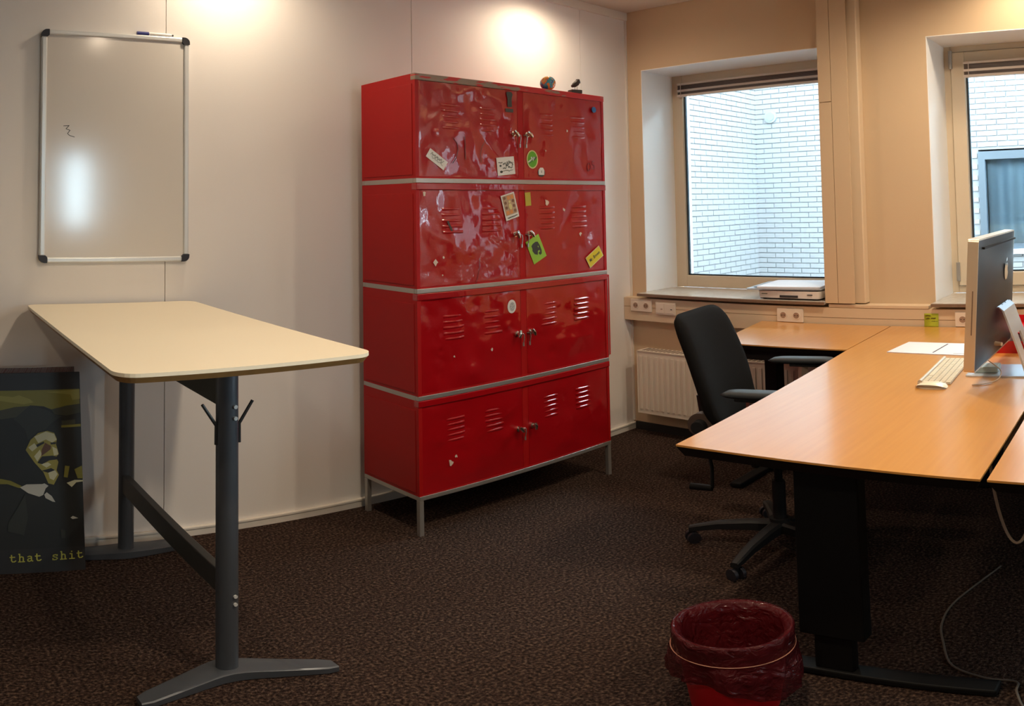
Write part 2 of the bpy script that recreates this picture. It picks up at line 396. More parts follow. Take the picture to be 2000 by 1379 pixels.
MB().box(3.845, 3.85, -2.4, DA-.002, .776, .864).build('duct_cover', trunk_m, du)

def sill(n_, y0, y1):
    b = MB(); b.box(3.828, 4.25, y0, y1, .942, .960, .002)
    o = b.build(n_, stone_m); struct(o)
    MB().box(3.822, 3.8275, y0, y1, .940, .957).build('sill_edge', stone_edge, o)
sill('trim_6', 1.738, 2.963); sill('trim_7', -.048, 1.158); sill('trim_8', -1.858, -.652)

def window(n_, w_, sash):
    y0, y1 = w_; fw = 0.040 if sash else 0.080; z0, z1 = .962, WZ1
    b = MB()
    b.box(4.25, 4.33, y0, y0+fw, z0, z1, .003); b.box(4.25, 4.33, y1-fw, y1, z0, z1, .003)
    b.box(4.25, 4.33, y0+fw, y1-fw, z0, z0+fw, .003); b.box(4.25, 4.33, y0+fw, y1-fw, z1-fw, z1, .003)
    wf = b.build(n_, frame_m); struct(wf)
    gy0, gy1, gz0, gz1 = y0+fw, y1-fw, z0+fw, z1-fw
    if sash:
        s_ = .082; b = MB(); x0, x1 = 4.235, 4.30
        b.box(x0, x1, gy0+.004, gy0+s_, gz0+.004, gz1-.004, .004); b.box(x0, x1, gy1-s_, gy1-.004, gz0+.004, gz1-.004, .004)
        b.box(x0, x1, gy0+s_, gy1-s_, gz0+.004, gz0+s_, .004); b.box(x0, x1, gy0+s_, gy1-s_, gz1-s_, gz1-.004, .004)
        b.build('sash', frame_m, wf)
        gy0 += s_; gy1 -= s_; gz0 += s_; gz1 -= s_
        for zh in (gz1-.02, gz0-.05):
            MB().tube([(4.232, y1-fw-.004, zh), (4.232, y1-fw-.004, zh+.11)], .011, 12).build('hinge', steel_m, wf, smooth=40)
    b = MB(); g_ = .009
    b.box(4.268, 4.29, gy0, gy0+g_, gz0, gz1); b.box(4.268, 4.29, gy1-g_, gy1, gz0, gz1); b.box(4.268, 4.29, gy0, gy1, gz0, gz0+g_); b.box(4.268, 4.29, gy0, gy1, gz1-g_, gz1)
    b.build('gasket', gasket_m, wf)
    MB().box(4.276, 4.281, gy0+.005, gy1-.005, gz0+.005, gz1-.005).build('pane', glass_m, wf)
    return gy0, gy1, gz0, gz1
g1 = window('window_1', W1, False)
g2 = window('window_2', W2, True)
window('added_window', W4, True)  # unseen window added to bring cool daylight to the left side

# raised blinds: headrail, slat stacks, middle rail, bottom rail
slat_m = mat('blind_slat_brown', (0.10, 0.065, 0.05), 0.4)
rail_m = mat('blind_rail_white', (0.66, 0.57, 0.50), 0.35)
def blind(y0, y1, ztop, lab, x0=4.222):
    t = thing('venetian_blind', lab, 'blind', ((x0+.012), (y0+y1)/2, ztop-.10), 0, 'raised blinds at the tops of the windows')
    hw = (y1-y0)/2; t_z = .10
    MB().box(-.014, .012, -hw, hw, t_z-.014, t_z, .002).build('headrail', rail_m, t)
    sm = MB().box(-.012, .010, -hw+.004, hw-.004, 0, .0030).mesh('slat', slat_m)
    for k in range(7): link_mesh('slat', sm, t, (0, 0, t_z-.0195-k*.0042))
    MB().box(-.014, .012, -hw, hw, t_z-.060, t_z-.045, .002).build('middle_rail', rail_m, t)
    for k in range(4): link_mesh('slat', sm, t, (0, 0, t_z-.0648-k*.0042))
    MB().box(-.014, .012, -hw, hw, t_z-.094, t_z-.0785, .002).build('bottom_rail', rail_m, t)
    MB().tube([(-.016, hw-.03, t_z), (-.016, hw-.03, t_z-.10)], .002, 6).build('cord', rail_m, t)
blind(1.80, 2.905, 2.368, 'raised brown blind bunched at the top of the left window')
blind(.078, 1.038, 2.322, 'raised brown blind bunched at the top of the right window behind the computer', 4.208)

# ------------------------------------------------------------------ outside: white brick courtyard
BL, BH, CR = .214, .050, .0605
def brickwall(name, label, org, dirv, nrm, length, z0, z1, holes, near_pt, nmax, near=()):
    org, dirv, nrm = Vector(org), Vector(dirv), Vector(nrm)
    root = thing(name, label, 'wall', org)
    # backing
    b = MB(); a = Vector((0, 0, 0)); bb = dirv*length
    def slab(u0, u1, za, zb):
        p = [dirv*u0, dirv*u1, dirv*u1 - nrm*.2, dirv*u0 - nrm*.2]
        lo = [b.bm.verts.new((q.x, q.y, za)) for q in p]; hi = [b.bm.verts.new((q.x, q.y, zb)) for q in p]
        b.bm.faces.new(lo); b.bm.faces.new(hi)
        for i in range(4): b.bm.faces.new((lo[i], lo[(i+1)%4], hi[(i+1)%4], hi[i]))
    if holes:
        (h0, h1, hz0, hz1) = holes[0]
        slab(0, h0, z0, z1); slab(h1, length, z0, z1); slab(h0, h1, z0, hz0); slab(h0, h1, hz1, z1)
    else: slab(0, length, z0, z1)
    b.build('mortar_bed', mortar_m, root)
    def mk(bl):
        p = [Vector((0,0,0)), dirv*bl, dirv*bl + nrm*.009, nrm*.009]
        b = MB(); lo = [b.bm.verts.new((q.x, q.y, 0)) for q in p]; hi = [b.bm.verts.new((q.x, q.y, BH)) for q in p]
        b.bm.faces.new(lo); b.bm.faces.new(hi)
        for i in range(4): b.bm.faces.new((lo[i], lo[(i+1)%4], hi[(i+1)%4], hi[i]))
        return b.mesh('brick', brick_m)
    full = mk(BL-.010)
    spots = []
    nrow = int((z1-z0)/CR); ncol = int(length/BL)
    for rr in range(nrow):
        z = z0 + rr*CR + .005; off = (rr % 2)*BL/2
        for c in range(ncol):
            u0 = c*BL + off; bl = BL
            if u0 + BL > length: bl = BL/2
            if u0 + bl > length: continue
            if any(h0-BL < u0 < h1 and hz0-BH < z < hz1 for h0, h1, hz0, hz1 in holes): continue
            pt = org + dirv*(u0+BL/2); pt.z = z
            az = math.atan2(pt.x, pt.y); el = (pt.z-CAM_H)/math.hypot(pt.x, pt.y)
            vis = near[0] < az < near[1] and near[2] < el < near[3] if near else False
            spots.append((0 if vis and bl == BL else 1, (pt - Vector((0, 0, CAM_H))).length, u0, z, bl))
        if off: spots.append((1, 5.0, 0.0, z, BL/2))
    spots.sort()
    st = MB()
    for k, (v, d, u0, z, bl) in enumerate(spots):
        q = dirv*u0 + nrm*random.uniform(0, .003)
        if k < nmax and v == 0: link_mesh('brick', full, root, (q.x, q.y, z))
        else:
            if d > 14: continue
            p = [q, q + dirv*(bl-.010), q + dirv*(bl-.010) + nrm*.009, q + nrm*.009]
            lo = [st.bm.verts.new((w.x, w.y, z)) for w in p]; hi = [st.bm.verts.new((w.x, w.y, z+BH)) for w in p]
            for i in range(4): st.bm.faces.new((lo[i], lo[(i+1)%4], hi[(i+1)%4], hi[i]))
            st.bm.faces.new(lo); st.bm.faces.new(hi)
    o = st.build('brickwork', brick_m, root); o['kind'] = 'stuff'
    return root
NEAR = (0.975, 1.155, -.16, .17)
brickwall('brick_wall', 'pale brick wing outside the left half of the left window', (4.36, 4.43, 0), (1, 0, 0), (0, -1, 0), 3.66, 0, 4.5, [], None, 299, NEAR)
HO = (4.43-1.86, 4.43+1.0, .93, 2.03)
brickwall('brick_wall', 'pale brick facade facing the windows, with a dark curtained window', (8.0, 4.42, 0), (0, -1, 0), (-1, 0, 0), 8.2, 0, 4.5, [HO], None, 299, (1.065, 1.155, -.16, .17))
struct(MB().box(4.34, 8.0, -3.8, 4.43, -.15, -.02).build('trim_9', mortar_m))
# the window in the facade across, with a grey curtain
t = thing('opposite_window', 'blue-framed window with a grey curtain in the facade across the courtyard', 'window', (8.0, .45, .93))
blue_f = mat('blue_grey_frame', (0.018, 0.026, 0.036), 0.4)
b = MB(); hw = 1.40; hh = 1.08
b.box(-.02, .06, -hw, -hw+.07, 0, hh); b.box(-.02, .06, hw-.07, hw, 0, hh); b.box(-.02, .06, -hw+.07, hw-.07, hh-.09, hh); b.box(-.02, .06, -hw+.07, hw-.07, 0, .06)
b.build('frame', blue_f, t)
b = MB(); n_ = 90; vv = []
for i in range(n_+1):
    y = -hw+.07 + (2*hw-.14)*i/n_
    vv.append([b.bm.verts.new((.10 + .025*math.sin(i*.9)+.015*math.sin(i*.37+z*2), y, z)) for z in (.06, .5, hh-.09)])
for i in range(n_):
    for k in range(2): b.bm.faces.new((vv[i][k], vv[i+1][k], vv[i+1][k+1], vv[i][k+1]))
b.build('curtain', glow_dark, t, smooth=True)
MB().box(.03, .034, -hw+.07, hw-.07, .06, hh-.09).build('pane', glass_m, t)
b = MB(); b.box(.21, .6, -hw-.1, hw+.1, -.1, hh+.1); b.build('dark_backing', black_m, t)  # black backing block stands in for the unlit room, shuts out the sky
b = MB(); b.box(.061, .21, -hw, -hw+.02, 0, hh); b.box(.061, .21, hw-.02, hw, 0, hh); b.build('inner_jamb', blue_f, t)
MB().box(-.06, .0, -hw-.03, hw+.03, -.05, 0).build('outer_sill', mat('outer_sill_white', (0.7, 0.78, 0.85), 0.5), t)
t = thing('wall_vent', 'small round vent grille high on the brick wall outside', 'vent', (7.985, 4.215, 2.56))
MB().tube([(.004, 0, 0), (-.02, 0, 0)], .075, 24).build('cover', mat('vent_blue', (0.11, 0.135, 0.145), 0.6), t)
MB().tube([(-.02, 0, 0), (-.03, 0, 0)], .05, 24).build('grille', mat('vent_blue2', (0.09, 0.12, 0.13), 0.6), t)

area_portal((4.36, (W1[0]+W1[1])/2, 1.69), (0, PI/2, 0), 1.45, 1.20)
area_portal((4.36, (W2[0]+W2[1])/2, 1.69), (0, PI/2, 0), 1.45, 1.20)
area_portal((4.36, (W4[0]+W4[1])/2, 1.69), (0, PI/2, 0), 1.45, 1.20)
area_portal(((bx0+bx1)/2, YB-.13, (bz0+bz1)/2), (PI/2, 0, 0), .30, .97)

# ceiling lamps (above the picture), the last five added as fill
for k, (x, y, p_, s_) in enumerate(LAMPS):
    names = ['above the whiteboard', 'above the red lockers', 'beside the right window', 'added as fill between the standing table and the camera', 'added as fill above the chair', 'added as fill in the far left of the ceiling', 'added as fill behind the camera on the left', 'added as fill behind the camera on the right']
    t = thing('ceiling_light', 'round recessed ceiling light ' + names[k], 'ceiling light', (x, y, H))
    MB().lathe([(.050, 0), (.050, -.010), (.066, -.010), (.070, 0)], 28).build('ring', rail_m, t)
# ------------------------------------------------------------------ locker cabinets
LX, LY, LS, LEG = 1.937, 2.613, 0.4874, 0.1865
CW, CD = 1.19, 0.405
ztops = [LEG + 4*LS, LEG + 3*LS, LEG + 2*LS, LEG + LS]
rnd = random.Random(11)
def dent_field(seed, amt):
    rr = random.Random(seed); bumps = []
    for k in range(16):
        bumps.append((rr.uniform(.05, .52), rr.uniform(.03, .40), rr.uniform(.010, .05), rr.uniform(-1, 1)*amt*.0035))
    folds = [(rr.uniform(.05, .5), rr.uniform(.05, .4), rr.uniform(0, PI), rr.uniform(.02, .05), rr.uniform(-1, 1)*amt*.006) for k in range(3)]
    off = rr.uniform(0, 50)
    def fn(x, z):
        d = 0
        for bx, bz, s_, a in bumps:
            q = ((x-bx)**2 + (z-bz)**2)/(s_*s_)
            if q < 9: d += a*math.exp(-q)
        for fx_, fz_, an, w_, a in folds:
            c, s_ = math.cos(an), math.sin(an); u_ = (x-fx_)*c + (z-fz_)*s_; v_ = -(x-fx_)*s_ + (z-fz_)*c
            d += a*math.exp(-abs(v_)/w_)*math.exp(-(u_/.14)**2)
        d += amt*.0060*noise.noise(Vector((x*5+off, z*5, 0))) + amt*.0022*noise.noise(Vector((x*14+off, z*14, 3)))
        ex = min(x, .562-x)/.05; ez = min(z, .43-z)/.05
        return d*max(0.0, min(1, ex, ez))**.6
    return fn
louvre_me = None
def louvre_mesh():
    b = MB(); L, hgt, dep = .110, .014, .0048; n_ = 6; rows = []
    for i in range(9):
        x = -L/2 + L*i/8; e = math.sin(PI*min(1, max(0, i/8)))**.35 if 0 < i < 8 else 0.0
        rows.append([b.bm.verts.new((x, -dep*e*math.sin(PI*k/n_)**.8 if 0 < k < n_ else 0.0, -hgt/2 + hgt*k/n_)) for k in range(n_+1)])
    for i in range(8):
        for k in range(n_): b.bm.faces.new((rows[i][k], rows[i+1][k], rows[i+1][k+1], rows[i][k+1]))
    return b.mesh('louvre', red_m, smooth=True)
louvre_me = louvre_mesh()
def door_mesh(w_, h_, fn, depth=.016):
    b = MB(); nx, nz = 84, 64; g = []
    for i in range(nx+1):
        g.append([b.bm.verts.new((w_*i/nx, -fn(w_*i/nx, h_*k/nz), h_*k/nz)) for k in range(nz+1)])
    for i in range(nx):
        for k in range(nz): b.bm.faces.new((g[i][k], g[i+1][k], g[i+1][k+1], g[i][k+1]))
    bd = [g[i][0] for i in range(nx+1)] + [g[nx][k] for k in range(1, nz+1)] + [g[i][nz] for i in range(nx-1, -1, -1)] + [g[0][k] for k in range(nz-1, 0, -1)]
    bk = [b.bm.verts.new((v.co.x, depth, v.co.z)) for v in bd]
    for i in range(len(bd)): j = (i+1) % len(bd); b.bm.faces.new((bd[i], bd[j], bk[j], bk[i]))
    b.bm.faces.new(bk)
    return b.mesh('door', red_m, smooth=50)
def knob_mesh():
    b = MB(); b.tube([(0, 0, 0), (0, -.006, 0), (0, -.007, 0), (0, -.018, 0)], [.011, .011, .006, .006], 14)
    b.tube([(-.004, -.020, .014), (0, -.022, 0), (.004, -.020, -.014)], [.0055, .008, .0055], 10)
    return b.mesh('knob', chrome_m, smooth=40)
knob_me = knob_mesh()
def key_mesh():
    b = MB(); b.tube([(0, -.014, 0), (0, -.016, -.018), (.001, -.010, -.042)], .0022, 8)
    b.lathe([(.0075, -.0015), (.0085, 0), (.0075, .0015)], 14, closed=True); 
    for v in b.bm.verts[-42:] if False else []: pass
    b.tube([(0, -.009, -.044), (0, -.009, -.062)], .0042, 8)
    return b.mesh('key', steel_m, smooth=40)
key_me = key_mesh()
door_specs = {}
DW, DH = .562, .432
labels = ['topmost red locker cabinet of the stack, with white stickers and scraped top edge',
          'second red locker cabinet from the top, with square green and yellow stickers',
          'third red locker cabinet from the top, dented, with one round white sticker',
          'lowest red locker cabinet of the stack, standing on thin grey legs']
doors = {}
for lv in range(4):
    zt = ztops[lv]; zb = zt - LS; bt = .021
    t = thing('locker_cabinet', labels[lv], 'cabinet', (LX, LY, 0 if lv == 3 else zb), 0, 'red locker cabinets stacked by the wall')
    base = zb if lv == 3 else 0.0
    Hh = LS; z0 = base + bt; z1 = base + LS - .0005
    # body
    b = MB(); y0 = 0.0
    b.box(0, .012, y0, CD, z0, z1); b.box(CW-.012, CW, y0, CD, z0, z1); b.box(.012, CW-.012, .03, CD, z1-.010, z1); b.box(.012, CW-.012, .03, CD, z0, z0+.010)
    b.box(.012, CW-.012, CD-.008, CD, z0+.01, z1-.01)
    b.build('body', red_side, t)
    b = MB(); b.box(.012, .018, 0, .03, z0, z1-.03); b.box(CW-.018, CW-.012, 0, .03, z0, z1-.03); b.box(.583, .619, .004, .03, z0+.008, z1-.03); b.box(.018, CW-.018, 0.002, .03, z0, z0+.008)
    b.build('front_frame', red_side, t)
    o = MB().box(-.001, CW+.001, -.004, .030, z1-.030, z1, .003).build('top_rail', worn_m if lv == 0 else red_m, t)
    if lv == 0:
        o['label'] = 'scraped front rail with bare metal patches'
        o.data.transform(Matrix.Translation((-CW/2, 0, 0))); o.location = (CW/2, 0, 0)
    # crease panel on the left side
    MB().box(-.0025, 0, .02, CD-.02, z0+.015, z1-.045, .001).build('side_panel', red_side, t)
    # grey base frame
    b = MB(); b.box(0, CW, -.002, .020, base, base+bt, .002); b.box(0, CW, CD-.02, CD, base, base+bt, .002); b.box(0, .02, .02, CD-.02, base, base+bt); b.box(CW-.02, CW, .02, CD-.02, base, base+bt)
    b.build('base_frame', steel_m, t)
    if lv == 3:
        for lx, ly in ((0, 0), (CW-.022, 0), (0, CD-.022), (CW-.022, CD-.022)):
            MB().box(lx, lx+.022, ly, ly+.022, 0, base-.0005, .002).build('leg', steel_m, t)
    for side in range(2):
        fn = dent_field(100 + lv*7 + side*3, [1.25, 1.2, 1.5, .9][lv]*(1.0 if side == 0 else .75))
        dx = .0185 if side == 0 else .6195
        dz = z0 + .0085
        dh = z1 - .031 - dz
        d = bpy.data.objects.new('door', door_mesh(DW, dh, fn)); COL.objects.link(d); d.parent = t; d.location = (dx, .003, dz)
        doors[(lv, side)] = (d, fn, dx, dz + t.location.z)
        for grp in ((.118, .118+.222) if side == 0 else (.148, .375)):
            for k in range(5):
                lz = dh - .085 - k*.026
                if lv == 0: lz -= .015
                link_mesh('louvre', louvre_me, d, (grp + .055*0 + (.055 if side == 0 else .0) , -fn(grp+.05, lz) + .001, lz), (rnd.uniform(-.1, .1), 0, 0))
        kx = .532 if side == 0 else .018
        kz = dh - .212
        link_mesh('knob', knob_me, d, (kx, -.001, kz), (0, rnd.uniform(-.5, .5), 0), (1.25, 1.25, 1.25))
        if (lv, side) in ((0, 0), (0, 1), (1, 0), (1, 1), (2, 0), (2, 1), (3, 0)):
            link_mesh('key', key_me, d, (kx + (.035 if side == 0 else -.012), -.002, kz-.004))
    if lv == 2:
        b = MB(); b.box(CW+.002, CW+.006, .0, .025, z0+.01, z1-.02); b.build('edge_strip', steel_m, t)
        b = MB(); b.box(CW+.006, CW+.022, .004, .012, z0+.012, z1-.005, .002); o = b.build('bent_flap', red_side, t); o['label'] = 'bent sheet edge sticking out past the corner'
    if lv == 1:
        MB().box(CW+.0005, CW+.004, .006, .02, z0+.02, z0+.22).build('edge_strip', steel_m, t)

# stickers: (level, side, world x, world z, ...)
st_white = mat('sticker_white', (0.66, 0.66, 0.63), 0.45); st_grey = mat('sticker_print_grey', (0.20, 0.22, 0.20), 0.5)
st_dark = mat('sticker_print_dark', (0.035, 0.04, 0.035), 0.5); st_green = mat('sticker_green', (0.10, 0.36, 0.01), 0.45)
st_lime = mat('sticker_lime', (0.26, 0.50, 0.045), 0.45); st_yel = mat('sticker_yellow', (0.62, 0.50, 0.01), 0.45); st_cream = mat('sticker_cream', (0.62, 0.55, 0.25), 0.45)
st_or = mat('sticker_orange', (0.62, 0.26, 0.08), 0.5); st_br = mat('sticker_brown', (0.20, 0.10, 0.06), 0.5); st_blue = mat('magnet_blue', (0.02, 0.13, 0.35), 0.4)
st_olive = mat('tape_olive', (0.42, 0.36, 0.03), 0.5); scratch = mat('scratch_dark', (0.10, 0.004, 0.006), 0.5); chip = mat('paint_chip', (0.62, 0.50, 0.42), 0.5)
st_engr = mat('faded_mark', (0.22, 0.005, 0.008), 0.5)
def on_door(lv, side, wx, wz, name, layers, mats, ang=0.0, lab=None):
    d, fn, dx, dz = doors[(lv, side)]
    x = wx - LX - dx; z = wz - dz
    x = min(max(x, .02), DW-.02)
    mx = max([abs(a) + abs(b_) for _, ps in layers for p in ps for a, b_ in p] + [.01])*.7
    out = max(fn(x+ax*mx, z+az_*mx) for ax in (-1, -.5, 0, .5, 1) for az_ in (-1, -.5, 0, .5, 1))
    e = mx; gx = (fn(x+e, z)-fn(x-e, z))/(2*e); gz = (fn(x, z+e)-fn(x, z-e))/(2*e)
    L = [(mi, rot2(ps, ang)) for mi, ps in layers]
    o = flat(name, L, mats, d, (x, -out-.0012, z), (1, 0, 0), (0, 0, 1), (0, -1, 0), .0005)
    if lab: o['label'] = lab
    return o
def scrib(x0, x1, y, n_, amp, w_, seed=0):
    rr = random.Random(seed); return stroke([(x0+(x1-x0)*i/n_, y+rr.uniform(-amp, amp)) for i in range(n_+1)], w_)
M2 = [st_white, st_grey, st_dark, st_green, st_lime, st_yel, st_cream, st_or, st_br, st_blue, st_olive]
on_door(0, 0, 2.047, 1.755, 'sticker', [(0, [rect(-.055, .055, -.022, .022)]), (1, scrib(-.04, .035, .006, 22, .008, .003, 1) + scrib(-.03, .04, -.007, 20, .003, .002, 2))], M2, math.radians(-33), 'white strip sticker with worn grey lettering')
on_door(0, 0, 2.440, 1.735, 'sticker', [(0, [rect(-.054, .054, -.043, .043)]), (2, [disc(-.033, .003, .007, .005, 10), disc(-.031, -.026, .009, .006, 10)] + scrib(-.044, -.02, .018, 6, .002, .003, 6)), (1, scrib(-.018, .044, .012, 16, .011, .004, 3) + scrib(-.02, .044, -.004, 16, .010, .004, 4) + scrib(-.02, .04, -.024, 10, .003, .003, 5))], M2, math.radians(6), 'square white sticker with black scrawled lettering')
on_door(0, 0, 2.468, 2.045, 'sticker', [(0, [[(-.020, .045), (-.012, .052), (.012, .052), (.020, .042), (.013, .018), (.014, -.020), (.008, -.022), (-.010, -.022), (-.013, -.018), (-.012, .02)], rect(-.026, .022, -.048, -.031)])], [st_dark], 0, 'black pillar-shaped emblem sticker')
on_door(0, 1, 3.046, 2.055, 'magnet', [(0, [disc(0, 0, .016)])], [st_blue], 0, 'round blue magnet').scale = (1, 4, 1)
o = on_door(0, 1, 2.609, 1.772, 'sticker', [(0, [disc(0, 0, .037, .046)]), (1, [disc(0, 0, .031, .040)]), (2, stroke([(-.026, -.013), (-.012, -.004), (-.002, .004), (-.008, .010)], .007) + stroke([(.003, -.006), (.006, .010), (.014, .010), (.013, .002), (.006, 0)], .0055)), (3, stroke([(.012, -.002), (.026, .013)], .006) + stroke([(-.022, -.020), (.002, -.006)], .003))], [st_cream, st_green, st_white, st_dark], 0, 'oval green sticker with pale rim and white letters')
on_door(0, 1, 2.667, 1.712, 'sticker', [(2, [disc(0, -.004, .024, .022)]), (0, [[(-.018, -.016), (.018, -.016), (.019, .008), (.010, .020), (-.008, .020), (-.019, .008)]]), (1, [rect(-.002, .003, -.006, .006)])], M2, 0, 'small white house-shaped sticker')
on_door(0, 1, 3.022, 1.748, 'marking', [(0, stroke([(-.026, -.022), (-.030, 0), (-.022, .016), (-.008, .018), (-.004, 0), (-.010, -.018), (-.026, -.022)], .005) + stroke([(.026, .026), (.010, .024), (.008, .010), (.024, .002), (.022, -.012), (.006, -.014)], .005))], [st_engr], .1, 'faded dark letters OS')
on_door(1, 0, 2.457, 1.541, 'sticker', [(0, [rect(-.042, .042, -.062, .062)]), (3, [rect(-.036, .036, -.040, .056)]), (2, [rect(-.030+.022*i, -.012+.022*i, -.036+.023*k, -.018+.023*k) for i, k in ((0, 0), (1, 0), (2, 3), (1, 3))] ), (4, [disc(-.024+.024*i, -.026+.024*k, .008, .008, 8) for i, k in ((0, 1), (2, 0), (0, 3), (2, 2), (0, 2), (2, 1))]), (1, [disc(0, -.001, .010, .016, 10), disc(.001, .022, .007, .007, 8)]), (5, scrib(-.030, .030, -.051, 14, .002, .004, 9))], [st_white, st_cream, st_or, mat('sticker_tan', (0.42, 0.30, 0.20), 0.5), st_br, st_grey], math.radians(15), 'white-edged card sticker with an orange and brown printed grid')
on_door(1, 1, 2.575, 1.575, 'tape', [(10, [rect(-.018, .018, -.033, .033)])], M2, math.radians(4), 'strip of olive yellow tape')
hd = [(-.022, .028), (-.010, .034), (.010, .036), (.024, .030), (.029, .008), (.029, -.020), (.022, -.036), (.010, -.038), (.004, -.026), (.010, -.020), (.016, -.024), (.018, -.014), (.006, -.012), (-.004, -.030), (-.020, -.018), (-.027, .004), (-.022, .012)]
on_door(1, 1, 2.622, 1.326, 'sticker', [(4, [rect(-.046, .046, -.062, .062)]), (2, [hd]), (4, [disc(.016, .006, .003, .005, 8)])], M2, math.radians(25), 'square lime green sticker with a dark elephant head')
tp = text_polys('Mr. Brown', .026, .0006)
on_door(1, 1, 3.033, 1.262, 'sticker', [(6, [rect(-.060, .060, -.033, .033)]), (5, [rect(-.056, .056, -.029, .029)]), (2, [[(x-.044+.0, y-.006) for x, y in p] for p in [[(q[0]*.78, q[1]) for q in pp] for pp in tp]])], M2, math.radians(31), 'yellow sticker with small black lettering')
on_door(2, 0, 2.459, 1.056, 'sticker', [(0, [disc(0, 0, .026, .033)]), (1, [disc(.002, -.001, .016, .022)]), (0, scrib(-.010, .014, .006, 8, .006, .002, 12) + scrib(-.01, .012, -.006, 8, .006, .002, 13))], [st_white, mat('sticker_mid', (0.36, 0.36, 0.36), 0.5)], 0, 'round white sticker with grey print')
# scratches and chips
on_door(0, 0, 2.135, 1.80, 'scratch', [(0, stroke([(.0, .055), (.022, .03), (.026, 0), (.016, -.035), (-.004, -.06)], .0035))], [scratch])
on_door(0, 0, 2.200, 1.81, 'scratch', [(0, stroke([(0, .055), (.001, .02), (0, -.02), (.003, -.05)], .004))], [scratch])
on_door(0, 0, 2.295, 1.80, 'scratch', [(0, stroke([(.022, .05), (.002, .02), (-.006, -.01), (-.004, -.05)], .003))], [scratch])
on_door(1, 0, 2.110, 1.455, 'scratch', [(0, stroke([(-.010, .02), (.010, -.02)], .009))], [st_dark])
on_door(1, 0, 2.255, 1.23, 'scratch', [(0, stroke([(.02, .07), (.02, .03), (.008, -.02), (-.012, -.065)], .0022))], [scratch])
for lv, sd, x, z, s_ in ((1, 0, 2.035, 1.295, .012), (1, 0, 2.075, 1.315, .006), (1, 0, 2.072, 1.235, .004), (1, 1, 2.93, 1.39, .009), (1, 1, 2.70, 1.56, .013), (1, 1, 2.82, 1.52, .009), (3, 0, 2.10, .345, .014), (3, 0, 2.13, .37, .008), (0, 1, 2.85, 1.93, .006), (0, 1, 2.70, 1.82, .004), (2, 0, 2.34, .86, .007), (2, 0, 2.13, .855, .005), (1, 0, 1.98, 1.60, .012)):
    rr = random.Random(int(x*1000)); pl_ = [(s_*rr.uniform(.5, 1.2)*math.cos(a*PI/4), s_*rr.uniform(.4, 1.6)*math.sin(a*PI/4)) for a in range(8)]
    on_door(lv, sd, x, z, 'paint_chip', [(0, [pl_])], [chip])

# globe and small bird figure on top of the lockers
zt = ztops[0]
t = thing('paperweight', 'small glass globe paperweight in blue and orange on top of the red lockers', 'paperweight', (2.757, 2.648, zt))
gm = bpy.data.materials.new('globe_print'); gm.use_nodes = True; n = gm.node_tree; bb = n.nodes['Principled BSDF']; bb.inputs['Roughness'].default_value = .08; bb.inputs['Coat Weight'].default_value = 1
tcx = n.nodes.new('ShaderNodeTexCoord'); nz = n.nodes.new('ShaderNodeTexNoise'); nz.inputs['Scale'].default_value = 28; nz.inputs['Detail'].default_value = 2
n.links.new(tcx.outputs['Object'], nz.inputs['Vector']); cr = n.nodes.new('ShaderNodeValToRGB'); cr.color_ramp.interpolation = 'CONSTANT'
e = cr.color_ramp.elements; e[0].position = 0; e[0].color = (.03, .10, .28, 1); e[1].position = .40; e[1].color = (.03, .30, .40, 1)
x = e.new(.50); x.color = (.70, .20, .05, 1); x = e.new(.60); x.color = (.65, .40, .12, 1)
n.links.new(nz.outputs[0], cr.inputs[0]); n.links.new(cr.outputs[0], bb.inputs['Base Color'])
prof = [(.0005 + .0385*math.sin(PI*i/24), .038 - .038*math.cos(PI*i/24)) for i in range(25)]
MB().lathe(prof, 36, closed=True).build('ball', gm, t, smooth=True)
t = thing('bird_figurine', 'tiny dark bird figure on wire legs, at the right end of the locker top', 'figurine', (2.945, 2.590+.045, zt), -.3)
fig_m = mat('dark_wood', (0.035, 0.018, 0.012), 0.5, var=.5, vscale=30)
MB().box(-.034, .026, -.020, .024, 0, .020, .003).build('base_block', fig_m, t)
for lx in (-.006, .007): MB().tube([(lx, 0, .020), (lx, 0, .040)], .0016, 8).build('leg', steel_m, t)
b = MB(); b.tube([(-.024, 0, .038), (-.010, 0, .046), (.004, 0, .057), (.012, 0, .069), (.012, 0, .079)], [.006, .013, .015, .012, .009], 14)
b.tube([(.018, 0, .070), (.024, 0, .058)], [.007, .003], 8)
b.build('body', fig_m, t, smooth=60)

